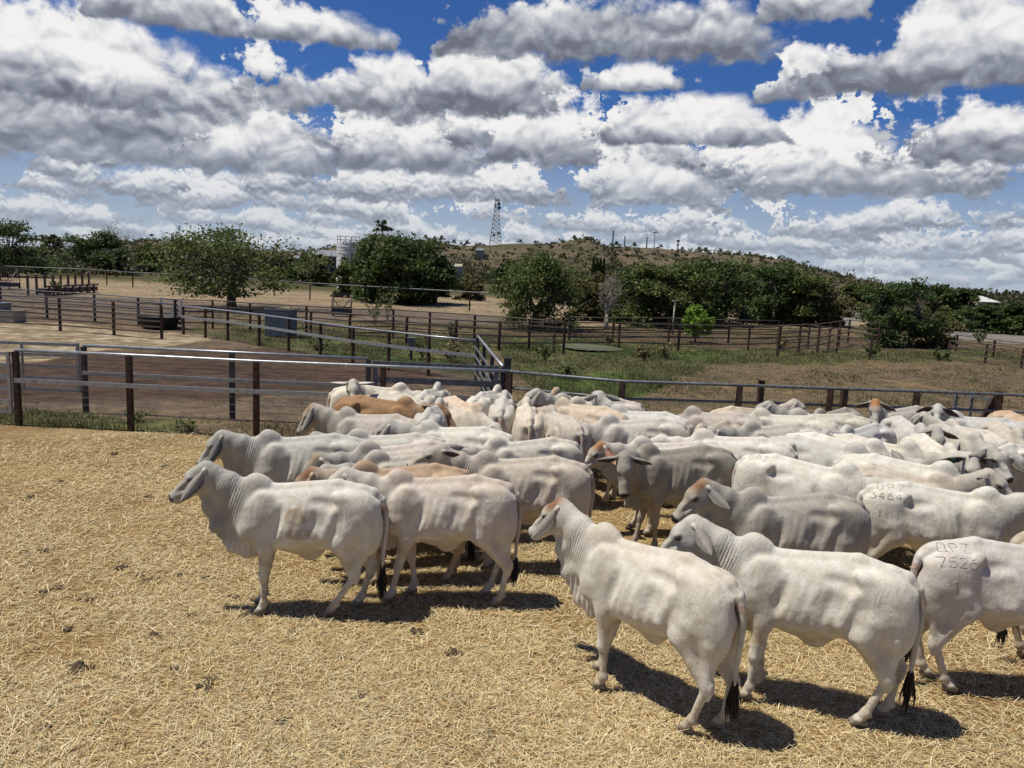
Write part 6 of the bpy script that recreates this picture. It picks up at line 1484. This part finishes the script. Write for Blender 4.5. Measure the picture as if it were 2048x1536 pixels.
 ((1414, 816), (1490, 836), None, 0.98, 'lean tan-white cow bending its dark-faced head down to the left', dict(EBACK, coat=(0.57, 0.51, 0.44), grey=0.5, neck_pitch=-2, head_pitch=-66, head_yaw=20, seed=40)),
 ((1524, 812), (1450, 824), None, 0.98, 'cream cow turning a grey-faced head to the right below the long fence', dict(EBACK, coat=CREAM, grey=0.35, tan=0.2, neck_pitch=32, head_pitch=-30, head_yaw=-12, seed=41)),
 ((1625, 824), (1728, 843), None, 1.0, 'white cow with a grey face and lifted nose, second row below the fence', dict(EDOWN, coat=WHITE, grey=0.5, neck_pitch=32, head_pitch=-28, seed=42)),
 ((1578, 826), (1660, 848), None, 1.0, 'white cow with a black eye patch resting beside its grey-faced neighbour', dict(EDOWN, coat=WHITE, grey=0.12, neck_pitch=4, head_pitch=-40, seed=43)),
 ((1712, 875), (1625, 864), -34, 1.0, 'white cow facing right with a rounded hump amid the right crowd', dict(EBACK, coat=(0.69, 0.65, 0.58), grey=0.2, neck_pitch=2, head_pitch=-50, seed=44)),
 ((1668, 898), (1598, 874), -38, 1.0, 'cow with a green tag and flattened ear, cheek against the white back', 
  dict(coat=WHITE, grey=0.5, neck_pitch=6, head_pitch=-30, head_yaw=-6, seed=45, ears=((-0.9, 0.5, 0.1), (-0.9, 0.5, 0.1)), earface=(0, 0.9, -0.5), tags=((-1, 'g'),), earin=(0.20, 0.09, 0.07), droop=0.05)),
 ((1851, 922), (1737, 902), -30, 1.0, 'white cow with a smooth hump behind the cream branded cow', dict(EBACK, coat=WHITE, grey=0.2, neck_pitch=0, head_pitch=-50, seed=46)),
 ((1800, 878), (1757, 858), -40, 0.98, 'white cow with a dark ear lowering its face in the right crowd',
  dict(EOUT, coat=WHITE, grey=0.2, neck_pitch=12, head_pitch=-58, head_yaw=-15, seed=47, earcol=(0.16, 0.14, 0.13))),
 ((1775, 812), None, 200, 1.0, 'cow with a red-tan crown facing the camera at the top of the right crowd',
  dict(EOUT, coat=(0.60, 0.58, 0.54), grey=0.3, poll=1.0, pollcol=(0.36, 0.17, 0.07), neck_pitch=42, neck_yaw=30, head_pitch=-45, head_yaw=20, seed=48)),
 ((1848, 848), None, 265, 1.0, 'pale grey cow with a dark muzzle facing the camera', dict(EOUT, coat=(0.53, 0.51, 0.47), grey=0.4, neck_pitch=30, head_pitch=-50, seed=49)),
 ((1885, 816), None, 150, 0.97, 'white-faced cow looking up just behind the pale grey one', dict(EOUT, coat=(0.64, 0.62, 0.59), grey=0.25, neck_yaw=60, neck_pitch=38, head_yaw=30, head_pitch=-25, seed=50)),
 ((1925, 836), None, 100, 0.97, 'speckled white cow with a yellow ear tag near the fence brace', dict(EOUT, coat=(0.62, 0.58, 0.51), grey=0.35, neck_pitch=24, neck_yaw=20, head_pitch=-30, seed=51, tags=((1, 'y'),))),
 ((1882, 888), None, 266, 1.0, 'white cow staring at the camera with a green tag in its left-hand ear',
  dict(coat=WHITE, grey=0.12, neck_pitch=24, head_pitch=-58, seed=52, tags=((-1, 'g'),), ears=((0, 1, -0.05), (0, 1, -0.15)), earface=(0.9, 0, 0.35), earin=(0.07, 0.04, 0.035), droop=0.15)),
 ((1940, 868), None, 272, 1.0, 'grey-backed cow with a narrow white face bent down towards the camera', dict(EDOWN, coat=(0.60, 0.58, 0.53), grey=0.35, neck_pitch=16, head_pitch=-62, seed=53)),
 ((1948, 880), (1990, 892), 215, 1.0, 'cow with one long dark ear stretched left and a black eye', 
  dict(coat=WHITE, grey=0.3, neck_pitch=36, neck_yaw=30, head_pitch=-38, head_yaw=50, seed=54, ears=((0, 1, -0.15), (0, 1, -0.15)), earface=(0.6, 0, -0.7), earin=(0.06, 0.05, 0.045))),
 ((2075, 905), None, 190, 1.0, 'white cow with its muzzle turned away, entering from the right edge', dict(EBACK, coat=(0.65, 0.63, 0.58), grey=0.3, neck_pitch=24, head_pitch=-40, head_yaw=20, seed=55)),
 ((2010, 850), (1953, 836), None, 1.0, 'cream cow with prominent hips below the fence brace', dict(EBACK, coat=(0.65, 0.60, 0.51), tan=0.15, grey=0.2, ribs=0.8, seed=56, **LOW)),
 ((2060, 835), (1990, 828), None, 0.98, 'tan-backed cow at the far right corner of the pen', dict(EBACK, coat=(0.55, 0.44, 0.33), tan=0.6, grey=0.2, seed=57, **LOW)),
 (None, (2062, 1062), -6, 1.0, 'cream rump cut off by the right edge above the branded 7526 cow', dict(EBACK, coat=CREAM, grey=0.1, seed=58)),
 ((1660, 818), (1700, 824), None, 0.96, 'grey-brown back furthest behind, below the double fence post', dict(EBACK, coat=(0.40, 0.36, 0.32), grey=0.3, seed=59, **LOW)),
 ((1725, 850), (1760, 842), 215, 0.98, 'grey-faced cow with one dark ear, facing down beside the red-crowned cow',
  dict(EOUT, coat=(0.60, 0.59, 0.56), grey=0.4, neck_pitch=20, head_pitch=-50, seed=60, earin=(0.05, 0.04, 0.035))),
]
PL = [list(cow_at(h_[0], h_[1], h_[2], h_[3])) for h_ in H]
def settle(n=700):
    """let crowded neighbours shuffle apart until no two bodies touch"""
    XY = np.array([p[0][:2] for p in PL]); X0 = XY.copy(); RZ = np.array([p[1] for p in PL]); N = len(XY)
    tt = np.array([-0.62, -0.40, -0.18, 0.04, 0.26, 0.48, 0.66]); rr = np.array([0.20, 0.23, 0.235, 0.235, 0.215, 0.19, 0.15])
    wt = np.where(np.arange(N) < 7, 0.12, 1.0); wt[[47, 48, 51, 52]] = 0.25; U = np.stack([np.cos(RZ), np.sin(RZ)], 1)
    for it in range(n):
        Pc = XY[:, None] + U[:, None] * tt[None, :, None]
        mv = np.zeros_like(XY)
        D_ = Pc[:, :, None, None] - Pc[None, None]; L = np.linalg.norm(D_, axis=-1)
        for a in range(N):
            for b in range(a + 1, N):
                if abs(XY[a, 0] - XY[b, 0]) > 1.8 or abs(XY[a, 1] - XY[b, 1]) > 1.8: continue
                d = L[a, :, b, :]; ov = rr[:, None] + rr[None] - d; k = np.unravel_index(np.argmax(ov), ov.shape)
                if ov[k] <= 0: continue
                v = D_[a, k[0], b, k[1]]; v = v / (np.linalg.norm(v) + 1e-6)
                ra = XY[a] / np.linalg.norm(XY[a]); la = np.array((ra[1], -ra[0]))
                v = ra * (v @ ra) * 1.0 + la * (v @ la) * 0.45; s_ = wt[a] + wt[b]
                mv[a] += v * ov[k] * wt[a] / s_; mv[b] -= v * ov[k] * wt[b] / s_
        pull = 0.006 if it < n * 0.7 else 0.0
        XY += mv * 0.55 + (X0 - XY) * pull
        nose = XY + U * 0.7; tailp = XY - U * 0.72
        over = np.maximum(np.maximum(nose[:, 1], tailp[:, 1]) - 14.25, 0); XY[:, 1] -= over * 0.5
        if it > 50 and np.abs(mv).max() < 0.002: break
    return XY, np.linalg.norm(XY - X0, axis=1)
XYS, MOVED = settle()
HP = []
for i, (hp_, tl_, hd_, sc_, lab, pose) in enumerate(H):
    if i > 6:
        tone = 0.93 + 0.13 * math.sin(i * 2.39); pose['coat'] = tuple(c * tone * (1, 1.0 - 0.02 * math.sin(i * 5.1), 1 - 0.05 * math.sin(i * 5.1))[k] for k, c in enumerate(pose['coat']))
        pose['grey'] = min(0.8, pose.get('grey', 0.3) + 0.22 + 0.12 * math.sin(i * 3.7)); pose['ribs'] = 0.5 + 0.5 * math.sin(i * 1.7) ** 2; pose['step'] = pose.get('step', tuple(0.10 * math.sin(i * (2.1 + q)) for q in range(4)))
    loc, rz, ratio = PL[i]; loc = (XYS[i][0], XYS[i][1], 0.0)
    near = math.hypot(loc[0], loc[1]) < 9.5
    o = make_cow(pose, loc, rz, sc_, 0.0125 if near else 0.0165)
    tag(o, lab, 'cow', 'cattle standing together in the straw yard')
    HP.append((i, loc[0], loc[1], rz, sc_))
    if DEV: print('%2d mv %.2f %6.2f %6.2f rz %6.1f ratio %.2f  %s' % (i, MOVED[i], loc[0], loc[1], math.degrees(rz) % 360, ratio, lab[:50]))

if DEV:
    def seg(q):
        u = np.array((math.cos(q[3]), math.sin(q[3]))); return [np.array(q[1:3]) + u * t for t in np.linspace(-0.68, 0.62, 14)]
    for a in range(len(HP)):
        for b in range(a + 1, len(HP)):
            m = min(np.linalg.norm(p_ - q_) for p_ in seg(HP[a]) for q_ in seg(HP[b]))
            if m < 0.34: print(' 0 COLL %d %d %.2f' % (HP[a][0], HP[b][0], m))
